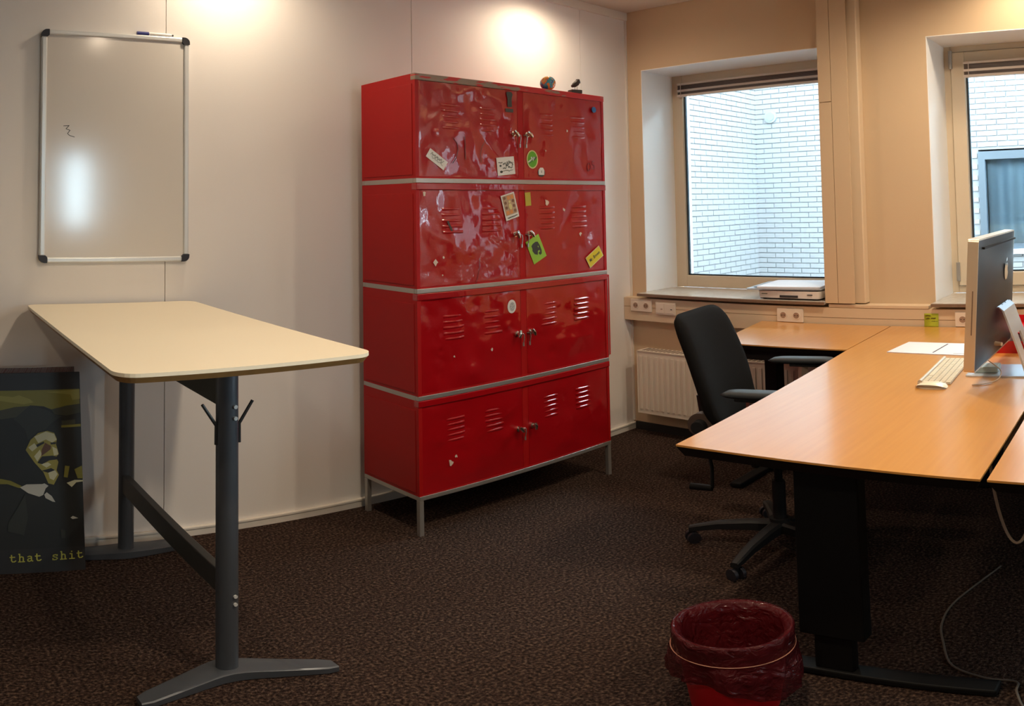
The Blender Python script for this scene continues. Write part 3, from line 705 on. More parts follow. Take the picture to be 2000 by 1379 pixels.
# ------------------------------------------------------------------ whiteboard and marker
wx0, wx1, wz0, wz1 = .517, 1.130, 1.310, 2.298
t = thing('whiteboard', 'white board in an aluminium frame with black corners, hung above the standing table', 'whiteboard', ((wx0+wx1)/2, DA-.013, wz0))
hw = (wx1-wx0)/2; hh = wz1-wz0
MB().box(-hw+.012, hw-.012, -.004, .006, .012, hh-.012).build('panel', wb_m, t)
fr_prof = .022
for a in ((-hw, -hw+fr_prof, .028, hh-.028), (hw-fr_prof, hw, .028, hh-.028)): MB().box(a[0], a[1], -.011, .012, a[2], a[3], .005).build('frame_rail', alu_m, t)
for a in ((0, fr_prof), (hh-fr_prof, hh)): MB().box(-hw+.028, hw-.028, -.011, .012, a[0], a[1], .005).build('frame_rail', alu_m, t)
for sx_ in (-1, 1):
    for sz in (0, 1):
        # rounded L-shaped corner cap
        R = .024; pts = []
        for i in range(8):
            a = PI + PI/2*i/7; pts.append((R+R*math.cos(a), R+R*math.sin(a)))
        pts += [(.032, 0), (.032, .025), (.025, .032), (0, .032)]
        b = MB(); b.prism(pts, -.014, .0125)
        b.xform(Matrix(((1, 0, 0, 0), (0, 0, 1, 0), (0, 1, 0, 0), (0, 0, 0, 1))))
        b.xform(Matrix.Diagonal((-sx_, 1, -1 if sz else 1, 1)))
        b.xform(Matrix.Translation((sx_*hw + sx_*.0015, 0, (hh+.0015) if sz else -.0015)))
        b.build('corner_cap', cap_m, t)
pts = [(-.010, .010), (.012, .012), (.0, -.002), (.016, -.008), (.006, -.022), (.014, -.030), (.034, -.036)]
flat('marker_scribble', [(0, stroke(pts, .0026))], [st_dark], t, (-.205, -.0042, .565), (1, 0, 0), (0, 0, 1), (0, -1, 0), .0002)
t = thing('marker_pen', 'whiteboard marker with a blue cap lying on top of the whiteboard frame', 'marker', (.985, DA-.014, wz1+.0085))
blue_c = mat('marker_cap_blue', (0.03, 0.04, 0.22), 0.35)
MB().tube([(-.028, 0, 0), (.062, 0, 0), (.070, 0, 0)], [.0075, .0075, .005], 14).build('barrel', white_p, t, smooth=40)
MB().tube([(-.078, 0, 0), (-.028, 0, 0)], .0085, 14).build('cap', blue_c, t, smooth=40)
MB().tube([(.070, 0, 0), (.078, 0, 0)], .0045, 12).build('end_plug', cap_m, t, smooth=40)

# ------------------------------------------------------------------ standing table
TZ = 1.136
t = thing('standing_table', 'high cream-topped standing table on two grey steel posts, below the whiteboard', 'table', (0, 0, 0))
tx0, tx1, ty0, ty1 = .466, 1.142, 1.715, 3.052
MB().prism(rounded(tx0, tx1, ty0, ty1, .055), TZ-.010, TZ).build('tabletop', table_m, t)
MB().prism(rounded(tx0+.0005, tx1-.0005, ty0+.0005, ty1-.0005, .055), TZ-.027, TZ-.0102, .012).build('edge_band', ply_m, t)
px, pn, pf = .832, 1.964, 2.955
for py in (pn, pf):
    s_ = -1 if py == pn else 1; px = .834 if py == pn else .843
    MB().cyl((px, py), .0300, .022, 1.060, 36).build('post', post_m, t, smooth=40)
    MB().cyl((px, py), .0272, 1.0605, TZ-.045, 36).build('inner_post', post_m, t, smooth=40)
    # top support: shallow inverted gusset across the width
    w_ = .24; b = MB()
    pr_ = [(-w_, 0), (w_, 0), (w_-.02, -.010), (.045, -.040), (-.045, -.040), (-w_+.02, -.010)]
    b.prism(pr_, -.022, .022); b.xform(Matrix(((1, 0, 0, px), (0, 0, 1, py), (0, 1, 0, TZ-.0275), (0, 0, 0, 1))))
    b.build('top_bracket', post_m, t)
    # swept foot
    L = .265 if py == pn else .28; n_ = 18; b = MB(); up, dn = [], []
    ring = []
    for i in range(n_+1):
        q = -1 + 2*i/n_; x = px + q*L; cy_ = py + s_*(.115 if py == pn else .03)*(math.sqrt(q*q+.03)-.173); wd = .052 - .020*abs(q); zt_ = .040 - .014*abs(q)
        if abs(q) > .95: wd *= .72
        ring.append([b.bm.verts.new(p) for p in ((x, cy_-wd, .004), (x, cy_+wd, .004), (x, cy_+wd, zt_-.004), (x, cy_+wd*.85, zt_), (x, cy_-wd*.85, zt_), (x, cy_-wd, zt_-.004))])
    for i in range(n_):
        for k in range(6): b.bm.faces.new((ring[i][k], ring[i][(k+1) % 6], ring[i+1][(k+1) % 6], ring[i+1][k]))
    b.bm.faces.new(ring[0]); b.bm.faces.new(ring[-1][::-1])
    b.build('foot', post_m, t, smooth=35)
    for sx_ in (-1, 1): MB().cyl((px+sx_*.25, py + s_*(.115 if py == pn else .03)*.75), .012, 0, .0045, 14).build('foot_glide', cap_m, t)
px = .836
MB().box(px-.014, px+.014, pn+.02, pf-.02, .955, 1.035, .003).build('upper_beam', beam_m, t)
MB().box(px-.014, px+.014, pn+.02, pf-.02, .315, .400, .003).build('lower_beam', beam_m, t)
for z in (.965, .930, .330, .300): MB().tube([(px+.008, pn-.026, z), (px+.009, pn-.034, z)], .006, 12).build('bolt', alu_m, t, smooth=40)
for sx_ in (-1, 1):
    MB().tube([(px+sx_*.033, pn, .845), (px+sx_*.033, pn, .905), (px+sx_*.072, pn, .972)], [.005, .005, .0045], 8).build('cable_hook', beam_m, t)

# ------------------------------------------------------------------ posters leaning on the wall
pk = mat('poster_black', (0.012, 0.013, 0.016), 0.4); pd = mat('poster_navy', (0.016, 0.020, 0.022), 0.45); pg = mat('poster_dark_grey', (0.030, 0.036, 0.034), 0.45)
po = mat('poster_olive', (0.22, 0.21, 0.035), 0.45); pol = mat('poster_olive_light', (0.33, 0.31, 0.07), 0.45); pcr = mat('poster_cream', (0.62, 0.64, 0.44), 0.45); pgy = mat('poster_grey', (0.055, 0.060, 0.040), 0.45)
pw_ = mat('poster_pale', (0.50, 0.53, 0.50), 0.45); pbr = mat('poster_brown', (0.12, 0.06, 0.035), 0.45); pfr = mat('poster_border', (0.022, 0.024, 0.028), 0.45); ptx = mat('poster_lettering', (0.50, 0.52, 0.10), 0.45)
def lean(name, lab, x1, w_, h_, ybot, ytop, thick=.018):
    ang = math.asin((ytop-ybot)/h_)
    o_ = thing(name, lab, 'poster', (x1, ybot, .0))
    return o_, Vector((0, math.sin(ang), math.cos(ang))), Vector((0, -math.cos(ang), math.sin(ang)))
def canvas(o_, upv, nv, w_, h_, thick, m, nm='canvas'):
    b = MB(); P = lambda u_, v_, d_: Vector((u_, 0, 0)) + upv*v_ - nv*d_
    q = [P(-w_, 0, 0), P(0, 0, 0), P(0, 0, thick), P(-w_, 0, thick)]; q2 = [P(-w_, h_, 0), P(0, h_, 0), P(0, h_, thick), P(-w_, h_, thick)]
    lo = [b.bm.verts.new(p) for p in q]; hi = [b.bm.verts.new(p) for p in q2]; b.bm.faces.new(lo); b.bm.faces.new(hi)
    for i in range(4): b.bm.faces.new((lo[i], lo[(i+1) % 4], hi[(i+1) % 4], hi[i]))
    return b.build(nm, m, o_)
PW, PH = .62, .868
poster, upv, nv = lean('poster', 'dark poster of a man in a cap with yellow typewriter lettering, leaning on the wall', .664, PW, PH, 2.846, 2.985)
canvas(poster, upv, nv, PW, PH, .02, pk)
KX, KY = .00184/3.205, PH/1238.
def pc(pts): return [((x-524)*KX, (1338-y)*KY) for x, y in pts]
X0 = -500
G = []
G.append((1, [pc([(X0, 1338), (522, 1338), (522, 102), (X0, 102)])]))                                   # border
G.append((2, [pc([(X0, 1180), (522, 1180), (518, 200), (X0, 200)])]))                                   # dark field
G.append((3, [pc([(X0, 360), (X0, 202), (517, 202), (519, 292), (430, 300), (330, 320), (280, 300), (190, 292), (110, 350)])]))   # olive sky
G.append((4, [pc([(X0, 235), (0, 232), (80, 240), (120, 230), (190, 255), (215, 275), (150, 285), (0, 262), (X0, 268)]), pc([(300, 215), (520, 205), (520, 262), (470, 268), (460, 235)])]))
G.append((5, [pc([(X0, 330), (0, 318), (90, 300), (190, 295), (260, 315), (110, 360), (0, 372), (X0, 380)]), pc([(330, 320), (430, 300), (522, 292), (522, 345), (430, 360), (350, 350)]), pc([(395, 390), (486, 386), (486, 412), (395, 418)])]))
G.append((3, [pc([(392, 418), (521, 414), (521, 430), (392, 432)])]))
G.append((6, [pc([(82, 372), (140, 330), (190, 292), (300, 322), (350, 352), (400, 362), (330, 400), (290, 440), (240, 450), (175, 500), (158, 440), (120, 400)])]))   # cap
G.append((2, [pc([(X0, 400), (80, 372), (160, 440), (150, 560), (210, 640), (250, 700), (130, 780), (X0, 740)])]))   # dark hair and neck
G.append((4, [pc([(158, 560), (190, 500), (240, 460), (300, 448), (345, 462), (362, 500), (355, 530), (372, 590), (352, 612), (368, 640), (355, 690), (370, 720), (335, 780), (300, 770), (270, 700), (215, 640)])]))   # face mid
G.append((7, [pc([(215, 480), (290, 452), (345, 468), (360, 505), (330, 520), (290, 500), (240, 520)]), pc([(175, 545), (215, 520), (235, 545), (200, 570)]), pc([(212, 600), (250, 560), (262, 590), (232, 632)]), pc([(330, 545), (362, 560), (368, 595), (340, 600)]), pc([(300, 700), (345, 690), (362, 715), (335, 752), (310, 740)]), pc([(255, 650), (300, 640), (322, 655), (290, 672)])]))
G.append((8, [pc([(262, 560), (285, 520), (322, 540), (320, 560), (290, 580), (258, 600)])]))
G.append((0, [pc([(232, 640), (262, 602), (330, 600), (372, 610), (362, 624), (310, 628), (262, 650)]), pc([(258, 690), (320, 676), (345, 690), (300, 704)]), pc([(225, 530), (275, 512), (280, 522), (232, 545)]), pc([(318, 520), (356, 518), (352, 530), (322, 532)])]))
G.append((3, [pc([(X0, 730), (0, 732), (60, 745), (130, 780), (115, 792), (40, 765), (X0, 750)]), pc([(410, 665), (440, 670), (425, 740), (400, 735)]), pc([(470, 690), (520, 670), (524, 750), (490, 748)])]))
G.append((9, [pc([(118, 788), (160, 770), (260, 772), (275, 768), (300, 785), (282, 800), (265, 840), (240, 850), (170, 825)]), pc([(272, 838), (288, 824), (320, 850), (342, 888), (325, 885), (280, 860)]), pc([(436, 992), (452, 982), (486, 998), (450, 1002)])]))
G.append((7, [pc([(418, 772), (470, 756), (526, 760), (526, 768), (480, 772), (450, 800)])]))
G.append((6, [pc([(150, 830), (110, 900), (40, 1010), (40, 1060), (140, 1090), (165, 980)]), pc([(370, 1060), (400, 1070), (400, 1120), (375, 1120)])]))
# typewriter letters, cell 42 wide, baseline y, drawn as strokes in crop pixels
def glyph(ch, x, y):
    s_ = []
    if ch == 't': s_ = [[(10, -46), (10, -10), (16, -2), (28, -2), (36, -8)], [(0, -32), (30, -32)]]
    if ch == 'h': s_ = [[(2, -50), (8, -50), (8, 0)], [(0, 0), (17, 0)], [(8, -24), (18, -33), (28, -30), (30, -22), (30, 0)], [(23, 0), (38, 0)]]
    if ch == 'a': s_ = [[(6, -30), (16, -34), (28, -30), (29, -4), (37, -1)], [(28, -19), (14, -19), (5, -12), (7, -3), (16, 0), (28, -6)]]
    if ch == 's': s_ = [[(32, -33), (32, -25)], [(32, -28), (22, -33), (10, -31), (7, -24), (16, -18), (28, -15), (33, -8), (26, -1), (12, 0), (5, -6)], [(5, -10), (5, 0)]]
    if ch == 'i': s_ = [[(8, -32), (20, -32), (20, 0)], [(4, 0), (36, 0)], [(19, -48), (20, -45)]]
    out = []
    for l_ in s_: out += stroke(pc([(x + a*1.0, y + b_ - (x+a-50)*.010) for a, b_ in l_]), 7*KX*1.15)
    return out
tx = []
for i, ch in enumerate('that shit'):
    if ch != ' ': tx += glyph(ch, 50 + i*52.5, 1260)
G.append((10, tx))
flat('printed_picture', G, [pk, pfr, pd, po, pol, pgy, pg, pcr, pbr, pw_, ptx], poster, nv*.0003, (1, 0, 0), upv, nv, .00025)
p2, up2, nv2 = lean('poster', 'canvas hidden behind the dark poster, only its pale and red top edge showing', .648, PW, .884, 2.882, 3.008)
canvas(p2, up2, nv2, PW, .884, .018, mat('poster_back_red', (0.20, 0.02, 0.02), 0.5))
canvas(p2, up2, nv2, PW-.2, .8855, .010, pw_, 'pale_edge')

# ------------------------------------------------------------------ sockets, radiator, note
def socket(lab, y, z, n_, kind, cat='socket'):
    t = thing('wall_socket' if kind == 'power' else 'data_outlet', lab, cat, (3.845, y, z))
    w_ = .078*n_ if kind == 'power' else .070*n_
    MB().box(-.010, 0, -w_/2, w_/2, -.040, .040, .002).build('cover_plate', socket_m, t)
    for k in range(n_):
        yc = -w_/2 + w_*(k+.5)/n_
        if kind == 'power':
            MB().tube([(-.0102, yc, 0), (-.012, yc, 0)], [.024, .0235], 24).build('socket_rim', socket_m, t)
            MB().tube([(-.0125, yc, 0), (-.0122, yc, 0)], .0175, 24).build('recess', socket_d, t)
            b = MB()
            for s_ in (-1, 1): b.tube([(-.0135, yc+s_*.008, 0), (-.0127, yc+s_*.008, 0)], .0026, 10)
            b.build('contact_holes', black_m, t)
        else:
            MB().box(-.0125, -.0102, yc-.028, yc+.028, -.030, .030, .001).build('data_module', socket_m, t)
            MB().box(-.0135, -.0127, yc-.016, yc-.004, -.006, -.001).build('port', black_m if k == 0 else socket_d, t)
S_ = .975
socket('ivory double power socket in the corner of the cable duct, left of the data outlets', 2.965-.02, .878, 2, 'power')
socket('ivory double data outlet on the cable duct under the left window', 2.765, .868, 2, 'data', 'outlet')
socket('ivory double power socket on the cable duct just above the desk corner', 1.948, .872, 2, 'power')
socket('ivory single power socket on the cable duct half hidden behind the computer', 1.000, .872, 1, 'power')

t = thing('radiator', 'cream panel radiator on the wall under the left window behind the chair', 'radiator', (3.80, 2.27, .16))
ry0, ry1, rz = -.72, .68, .42
b = MB(); n_ = 44; prof_ = []
b.box(.0, .012, ry0, ry1, 0, rz)
b.box(.085, .097, ry0, ry1, 0, rz)
b.build('panel', rad_m, t)
fl = MB()
fl.box(0, .004, 0, .020, 0, rz-.06, .0015); fm = fl.mesh('flute', rad_m)
k = 0
for i in range(36):
    yy = ry0+.02 + i*.0385
    if yy + .02 < ry1: link_mesh('flute', fm, t, (-.005, yy, .03))
b = MB(); b.box(-.004, .10, ry0-.004, ry1+.004, rz, rz+.006)
b.box(-.004, .10, ry0-.006, ry0, 0, rz); b.box(-.004, .10, ry1, ry1+.006, 0, rz)
b.build('casing', rad_m, t)
gr = MB()
for i in range(46): gr.box(.012, .085, ry0+.01+i*.030, ry0+.026+i*.030, rz+.0062, rz+.0085)
gr.build('top_grille', mat('grille_shadow', (0.25, 0.20, 0.16), 0.6), t)
MB().box(.097, .121-.0005, -.5, -.47, .1, .34).build('wall_bracket', rad_m, t)
MB().box(.097, .121-.0005, .47, .5, .1, .34).build('wall_bracket', rad_m, t)

note_m = mat('note_green', (0.42, 0.45, 0.02), 0.7)
t = thing('sticky_note', 'lime green sticky note with handwriting, stuck on the duct above the desk', 'note', (3.844, 1.163, .866))
b = MB(); n_ = 8; rows = []
for i in range(n_+1):
    z = .036 - .075*i/n_; x = -.0006 - .008*(i/n_)**2.2
    rows.append([b.bm.verts.new((x, -.037, z)), b.bm.verts.new((x, .037, z)), b.bm.verts.new((x+.0004, .037, z)), b.bm.verts.new((x+.0004, -.037, z))])
for i in range(n_):
    for k in range(4): b.bm.faces.new((rows[i][k], rows[i][(k+1) % 4], rows[i+1][(k+1) % 4], rows[i+1][k]))
b.bm.faces.new(rows[0]); b.bm.faces.new(rows[-1][::-1])
b.build('sheet', note_m, t, smooth=True)
inkn = mat('note_ink', (0.10, 0.08, 0.01), 0.6)
wr_ = scrib(-.030, -.004, .026, 6, .002, .004, 31) + scrib(-.030, -.010, .009, 5, .002, .004, 32) + scrib(.0, .022, .010, 5, .002, .005, 33) + scrib(-.020, -.012, -.012, 3, .004, .004, 34) + scrib(.0, .030, -.009, 5, .003, .004, 35)
flat('handwriting', [(0, wr_)], [inkn], t, (-.0030, 0, 0), (0, -1, 0), (-.03, 0, 1), (-1, 0, 0), .0004)

# ------------------------------------------------------------------ scanner on the sill
t = thing('flatbed_scanner', 'white and grey flatbed scanner with its lid slightly askew, on the left window sill', 'scanner', (3.965, 1.955, .960), 0)
lid_d = mat('scanner_dark', (0.035, 0.04, 0.045), 0.4); lid_w = mat('scanner_lid', (0.74, 0.72, 0.76), 0.35)
MB().prism(rounded(-.115, .180, -.175, .185, .02), .006, .010).build('base_plate', lid_d, t)
MB().prism(rounded(-.122, .190, -.185, .192, .022), .010, .052, .006).build('body', white_p, t, smooth=30)
MB().box(-.1235, -.119, -.055, .055, .014, .028, .002).build('front_recess', lid_d, t)
MB().box(-.1225, -.1205, -.140, -.110, .030, .035).build('button', lid_d, t)
MB().box(-.1225, -.1205, .130, .165, .032, .037).build('badge', st_grey, t)
b = MB(); b.prism(rounded(-.130, .205, -.190, .250, .016), 0, .006); b.xform(Matrix.Translation((0, .012, .062)) @ Matrix.Rotation(math.radians(-1), 4, 'Y') @ Matrix.Rotation(math.radians(5), 4, 'Z')); b.build('lid_rim', mat('lid_rim_grey', (0.35, 0.38, 0.42), 0.4), t)
b = MB(); b.prism(rounded(-.118, .195, -.178, .190, .012), 0, .010); b.xform(Matrix.Translation((0, .012, .069)) @ Matrix.Rotation(math.radians(-1), 4, 'Y') @ Matrix.Rotation(math.radians(5), 4, 'Z')); b.build('lid', lid_w, t)
b = MB(); b.prism([(-.100, .198), (.185, .204), (.190, .222), (-.095, .216)], 0, .002); b.xform(Matrix.Translation((0, .012, .0705)) @ Matrix.Rotation(math.radians(5), 4, 'Z')); b.build('lid_groove', lid_d, t)
MB().box(-.10, .17, -.16, .17, .0521, .0615).build('hinge_block', lid_d, t)
for yy in (-.14, .16):
    for xx in (-.09, .12): MB().cyl((xx, yy), .010, 0, .0061, 12).build('rubber_foot', cap_m, t)

# ------------------------------------------------------------------ desks
DZ = .830
front = [(1.730, 1.225), (1.737, 1.104), (1.740, .957), (1.739, .818), (1.735, .687), (1.727, .561), (1.716, .424)]
main_poly = front + [(3.835, .452), (3.835, 1.373), (3.188, 1.346)]
t = thing('desk', 'large beech office desk with a curved front edge and black frame, carrying the computer', 'desk', (0, 0, 0))
MB().prism(main_poly, DZ-.006, DZ).build('desktop', wood_m, t)
MB().prism(main_poly, DZ-.038, DZ-.0061, .016).build('edge_band', black_edge, t)
b = MB(); b.box(1.90, 3.75, .55, .60, DZ-.075, DZ-.039); b.box(1.90, 3.10, 1.08, 1.12, DZ-.075, DZ-.039); b.box(1.86, 1.92, .50, 1.16, DZ-.075, DZ-.039); b.box(3.62, 3.68, .50, 1.20, DZ-.075, DZ-.039)
b.build('under_frame', black_m, t)
def tleg(t_, x, yc, y0, y1, wide=.085):
    MB().box(x, x+.055, yc-wide, yc+wide, .165, DZ-.076, .004).build('leg_cover', black_m, t_)
    MB().box(x+.008, x+.047, yc-wide*.58, yc+wide*.58, .03, .1645, .003).build('leg_column', black_m, t_)
    MB().box(x-.005, x+.060, y0, y1, .004, .0295, .006).build('foot', black_m, t_)
    for yy in (y0+.03, y1-.03): MB().cyl((x+.027, yy), .014, 0, .0045, 12).build('glide', cap_m, t_)
tleg(t, 1.870, .868, .45, 1.06, .090)
tleg(t, 3.60, .868, .50, 1.10)
MB().box(1.832, 1.870, 1.062, 1.10, .004, .026, .004).build('foot_cap', post_m, t)
# crank
b = MB(); b.tube([(1.862, 1.205, DZ-.035), (1.862, 1.205, .745), (1.856, 1.196, .72), (1.845, 1.190, .655)], .0055, 10)
b.build('crank_rod', black_m, t, smooth=40)
MB().tube([(1.845, 1.190, .655), (1.832, 1.252, .655)], [.010, .011], 12).build('crank_grip', black_m, t, smooth=40)
MB().box(1.835, 1.89, 1.165, 1.218, DZ-.058, DZ-.033, .003).build('crank_mount', black_m, t)

t = thing('desk', 'second beech desk across a narrow black gap at the right edge of the picture', 'desk', (0, 0, 0))
p2_ = [(1.714, .408), (1.704, .324), (1.690, .20), (1.668, .05), (1.64, -.10), (1.60, -.30), (1.56, -.42), (3.835, -.40), (3.835, .436)]
MB().prism(p2_, DZ-.006, DZ).build('desktop', wood_m, t)
MB().prism(p2_, DZ-.038, DZ-.0061, .016).build('edge_band', black_edge, t)
b = MB(); b.box(1.90, 3.7, .22, .27, DZ-.075, DZ-.039); b.box(1.90, 3.7, -.25, -.20, DZ-.075, DZ-.039); b.box(1.88, 1.94, -.3, .30, DZ-.075, DZ-.039); b.box(3.62, 3.68, -.3, .30, DZ-.075, DZ-.039)
b.build('under_frame', black_m, t)
tleg(t, 1.89, .10, -.30, .39); tleg(t, 3.60, .02, -.30, .38)

t = thing('desk', 'small beech side desk against the wall behind the black chair', 'desk', (0, 0, 0))
p3_ = [(3.182, 1.3505), (3.186, 1.3505), (3.836, 1.3785), (3.836, 2.122), (3.48, 2.055), (3.165, 1.99)]
MB().prism(p3_, DZ-.006, DZ).build('desktop', wood_m, t)
MB().prism(p3_, DZ-.030, DZ-.0061, .012).build('edge_band', black_edge, t)
b = MB(); b.box(3.21, 3.25, 1.38, 1.96, DZ-.085, DZ-.031); b.box(3.66, 3.70, 1.40, 2.05, DZ-.085, DZ-.031); b.box(3.25, 3.66, 1.86, 1.92, DZ-.085, DZ-.031)
b.build('under_frame', black_m, t)
MB().box(3.53, 3.61, 1.875, 1.945, .03, DZ-.086, .004).build('leg_column', black_m, t)
MB().box(3.26, 3.78, 1.945, 2.005, .004, .0295, .006).build('foot', black_m, t)
MB().box(3.54, 3.60, 1.90, 1.96, .0296, .06, .003).build('foot_bracket', black_m, t)
for xx in (3.29, 3.75): MB().cyl((xx, 1.975), .014, 0, .0045, 12).build('glide', cap_m, t)

# ------------------------------------------------------------------ computer, keyboard, mouse, papers, tray
t = thing('desktop_computer', 'desktop computer seen from behind, black back and aluminium edge, on the desk', 'computer', (2.86, .62, DZ), 0)
def tilt(b, y0=0.0): return b.xform(Matrix.Translation((0, .030, .070)) @ Matrix.Rotation(math.radians(4.0), 4, 'X') @ Matrix.Translation((0, 0, 0)))
hw, mh = .318, .485
b = MB(); b.prism([(p[0], p[1]) for p in rounded(-hw, hw, 0, mh, .014)], -.018, .018); b.xform(Matrix(((1, 0, 0, 0), (0, 0, 1, 0), (0, 1, 0, 0), (0, 0, 0, 1))))
tilt(b); b.build('casing', mac_alu, t, smooth=30)
# bulged black back
b = MB(); gx, gz = 24, 16; g = []
for i in range(gx+1):
    for_ = []
    for k in range(gz+1):
        a, c = -1+2*i/gx, -1+2*k/gz
        bul = .026*(1-abs(a)**3.2)*(1-abs(c)**3.2)
        for_.append(b.bm.verts.new((a*(hw-.006), -.0182-bul, mh/2+c*(mh/2-.006))))
    g.append(for_)
for i in range(gx):
    for k in range(gz): b.bm.faces.new((g[i][k], g[i+1][k], g[i+1][k+1], g[i][k+1]))
tilt(b); b.build('back_cover', mac_back, t, smooth=True)
b = MB(); b.box(-hw+.045, hw-.03, -.0300, -.0200, mh-.038, mh-.031); tilt(b); b.build('vent_slot', black_m, t)
b = MB(); b.box(-hw-.0006, -hw+.002, -.006, -.002, .14, .30); tilt(b); b.build('side_slot', stone_edge, t)
b = MB(); b.box(-hw+.02, hw-.02, .0182, .0190, .08, mh-.02); tilt(b); b.build('screen', mat('screen_black', (0.01, 0.01, 0.012), 0.1), t)
# fruit emblem
ap = [(0, .030), (.010, .035), (.022, .032), (.028, .024), (.022, .014), (.023, .004), (.030, -.006), (.022, -.024), (.012, -.033), (.004, -.030), (-.004, -.030), (-.012, -.033), (-.022, -.024), (-.030, -.004), (-.030, .014), (-.022, .030), (-.010, .035)]
leaf = [(.000, .038), (.004, .050), (.014, .056), (.012, .044)]
Rm = Matrix.Rotation(math.radians(4.0), 3, 'X')
flat('emblem', [(0, [ap, leaf])], [mat('emblem_silver', (0.75, 0.80, 0.85), 0.12, metal=0.9)], t, Vector((0, .030, .070)) + Rm @ Vector((.03, -.0455, .335)), (1.0, 0, 0), Rm @ Vector((0, 0, 1.0)), Rm @ Vector((0, -1, 0)), .0008)
# stand: foot plate and a bent arm with a cable hole
MB().prism(rounded(-.100, .100, -.120, .100, .012), 0, .006).build('stand_foot', stand_alu, t)
path = [(-.092, .006), (-.125, .045), (-.118, .006)]
armp = [(0.000, .245), (-.028, .258), (-.040, .245), (-.1200, .010), (-.112, .006)]
b = MB(); wa = .050
cl = [(-.010, .268), (-.028, .280), (-.045, .264), (-.076, .165), (-.105, .065), (-.118, .0065)]
th = .007; rows = []
for y, z in cl: rows.append((y, z))
def strip(y_z, x0, x1):
    prev = None
    for (y, z) in y_z:
        cur = [b.bm.verts.new((x0, y, z)), b.bm.verts.new((x1, y, z)), b.bm.verts.new((x1, y-th, z-.001)), b.bm.verts.new((x0, y-th, z-.001))]
        if prev:
            for k in range(4): b.bm.faces.new((prev[k], prev[(k+1) % 4], cur[(k+1) % 4], cur[k]))
        else: b.bm.faces.new(cur)
        prev = cur
    b.bm.faces.new(prev[::-1])
strip(cl, -.105, -.028); strip(cl, .028, .095); strip(cl[:4], -.028, .028); strip(cl[4:], -.028, .028)
b.build('stand_arm', stand_alu, t)
MB().tube([(-.12, -.020, .140), (-.13, -.045, .140)], [.009, .007], 10).build('plug', cable_m, t)

t = thing('power_adapter', 'small grey box with a looped cable on the computer stand foot', 'adapter', (2.845, .668, DZ+.0062), .05)
MB().box(-.040, .040, -.055, .030, 0, .024, .004).build('housing', mat('adapter_grey', (0.30, 0.36, 0.34), 0.4), t)
b = MB(); cp = [(-.060, -.02, .060), (-.070, -.05, .040), (-.090, -.075, .020), (-.150, -.072, .002), (-.200, -.030, -.003), (-.215, .010, -.003)]
pts = []
for i in range(len(cp)-1):
    for k in range(6):
        q = k/6; a0 = Vector(cp[max(i-1, 0)]); a1 = Vector(cp[i]); a2 = Vector(cp[i+1]); a3 = Vector(cp[min(i+2, len(cp)-1)])
        pts.append(.5*((2*a1) + (-a0+a2)*q + (2*a0-5*a1+4*a2-a3)*q*q + (-a0+3*a1-3*a2+a3)*q**3))
b.tube(pts, .0022, 8).build('cable', cable_m, t, smooth=True)
MB().tube([(-.060, -.02, .060), (-.046, .006, .064)], [.009, .009], 10).build('plug', cable_m, t, smooth=40)

t = thing('keyboard', 'slim aluminium keyboard with cream keys, half hidden left of the computer', 'keyboard', (2.845, .812, DZ), math.radians(4))
b = MB(); b.prism([(-.215, -.058), (.215, -.058), (.215, .058), (-.215, .058)], .001, .006); b.build('tray', keyt_m, t)
MB().tube([(-.212, .050, .008), (.212, .050, .008)], .008, 12).build('battery_tube', keyt_m, t, smooth=40)
kw = .0235
km = MB().box(-.0105, .0105, -.0085, .0085, 0, .003, .0008).mesh('key', key_m)
for rI in range(5):
    for c in range(17):
        x = -.198 + c*.0247; y = .034 - rI*.0205
        if rI == 0 and 4 <= c <= 7: continue
        link_mesh('key', km, t, (x, y, .0062))
MB().box(-.105, -.008, .0255, .0425, .0062, .0092, .0008).build('space_bar', key_m, t)

t = thing('computer_mouse', 'low white computer mouse beside the near end of the keyboard', 'mouse', (2.585, .792, DZ), math.radians(-4))
b = MB(); gx, gy = 16, 12; g = []
for i in range(gx+1):
    row = []
    for k in range(gy+1):
        a, c = -1+2*i/gx, -1+2*k/gy
        rr_ = max(abs(a), abs(c)) or 1e-6; nn = (abs(a)**3+abs(c)**3)**(1/3) or 1e-6; a2, c2 = a*rr_/nn, c*rr_/nn
        h_ = .019*max(0, 1-abs(c2)**2.4)**.75*(1-.25*abs(a2)**3)
        row.append(b.bm.verts.new((a2*.029, c2*.056, .003+h_)))
    g.append(row)
for i in range(gx):
    for k in range(gy): b.bm.faces.new((g[i][k], g[i+1][k], g[i+1][k+1], g[i][k+1]))
b.build('shell', mat('mouse_cream', (0.84, 0.76, 0.60), 0.25), t, smooth=True)
MB().prism(disc(0, 0, .026, .053, 28), 0, .0045).build('underside', keyt_m, t)

t = thing('document', 'open white booklet lying on the desk behind the keyboard', 'paper', (3.270, .955, DZ), math.radians(-3))
MB().prism([(-.130, -.205), (.118, -.205), (.122, .190), (-.120, .196)], 0, .004).build('pages', paper_m, t)
flat('print', [(0, [rect(-.10, .10, -.004, .003)] + [rect(-.106+.002*k, .06, .02+k*.012, .0207+k*.012) for k in range(0)] + [rect(-.104, -.100, -.14, -.09)])], [ink_m], t, (0, .0, .0041), (1, 0, 0), (0, 1, 0), (0, 0, 1), .0002)

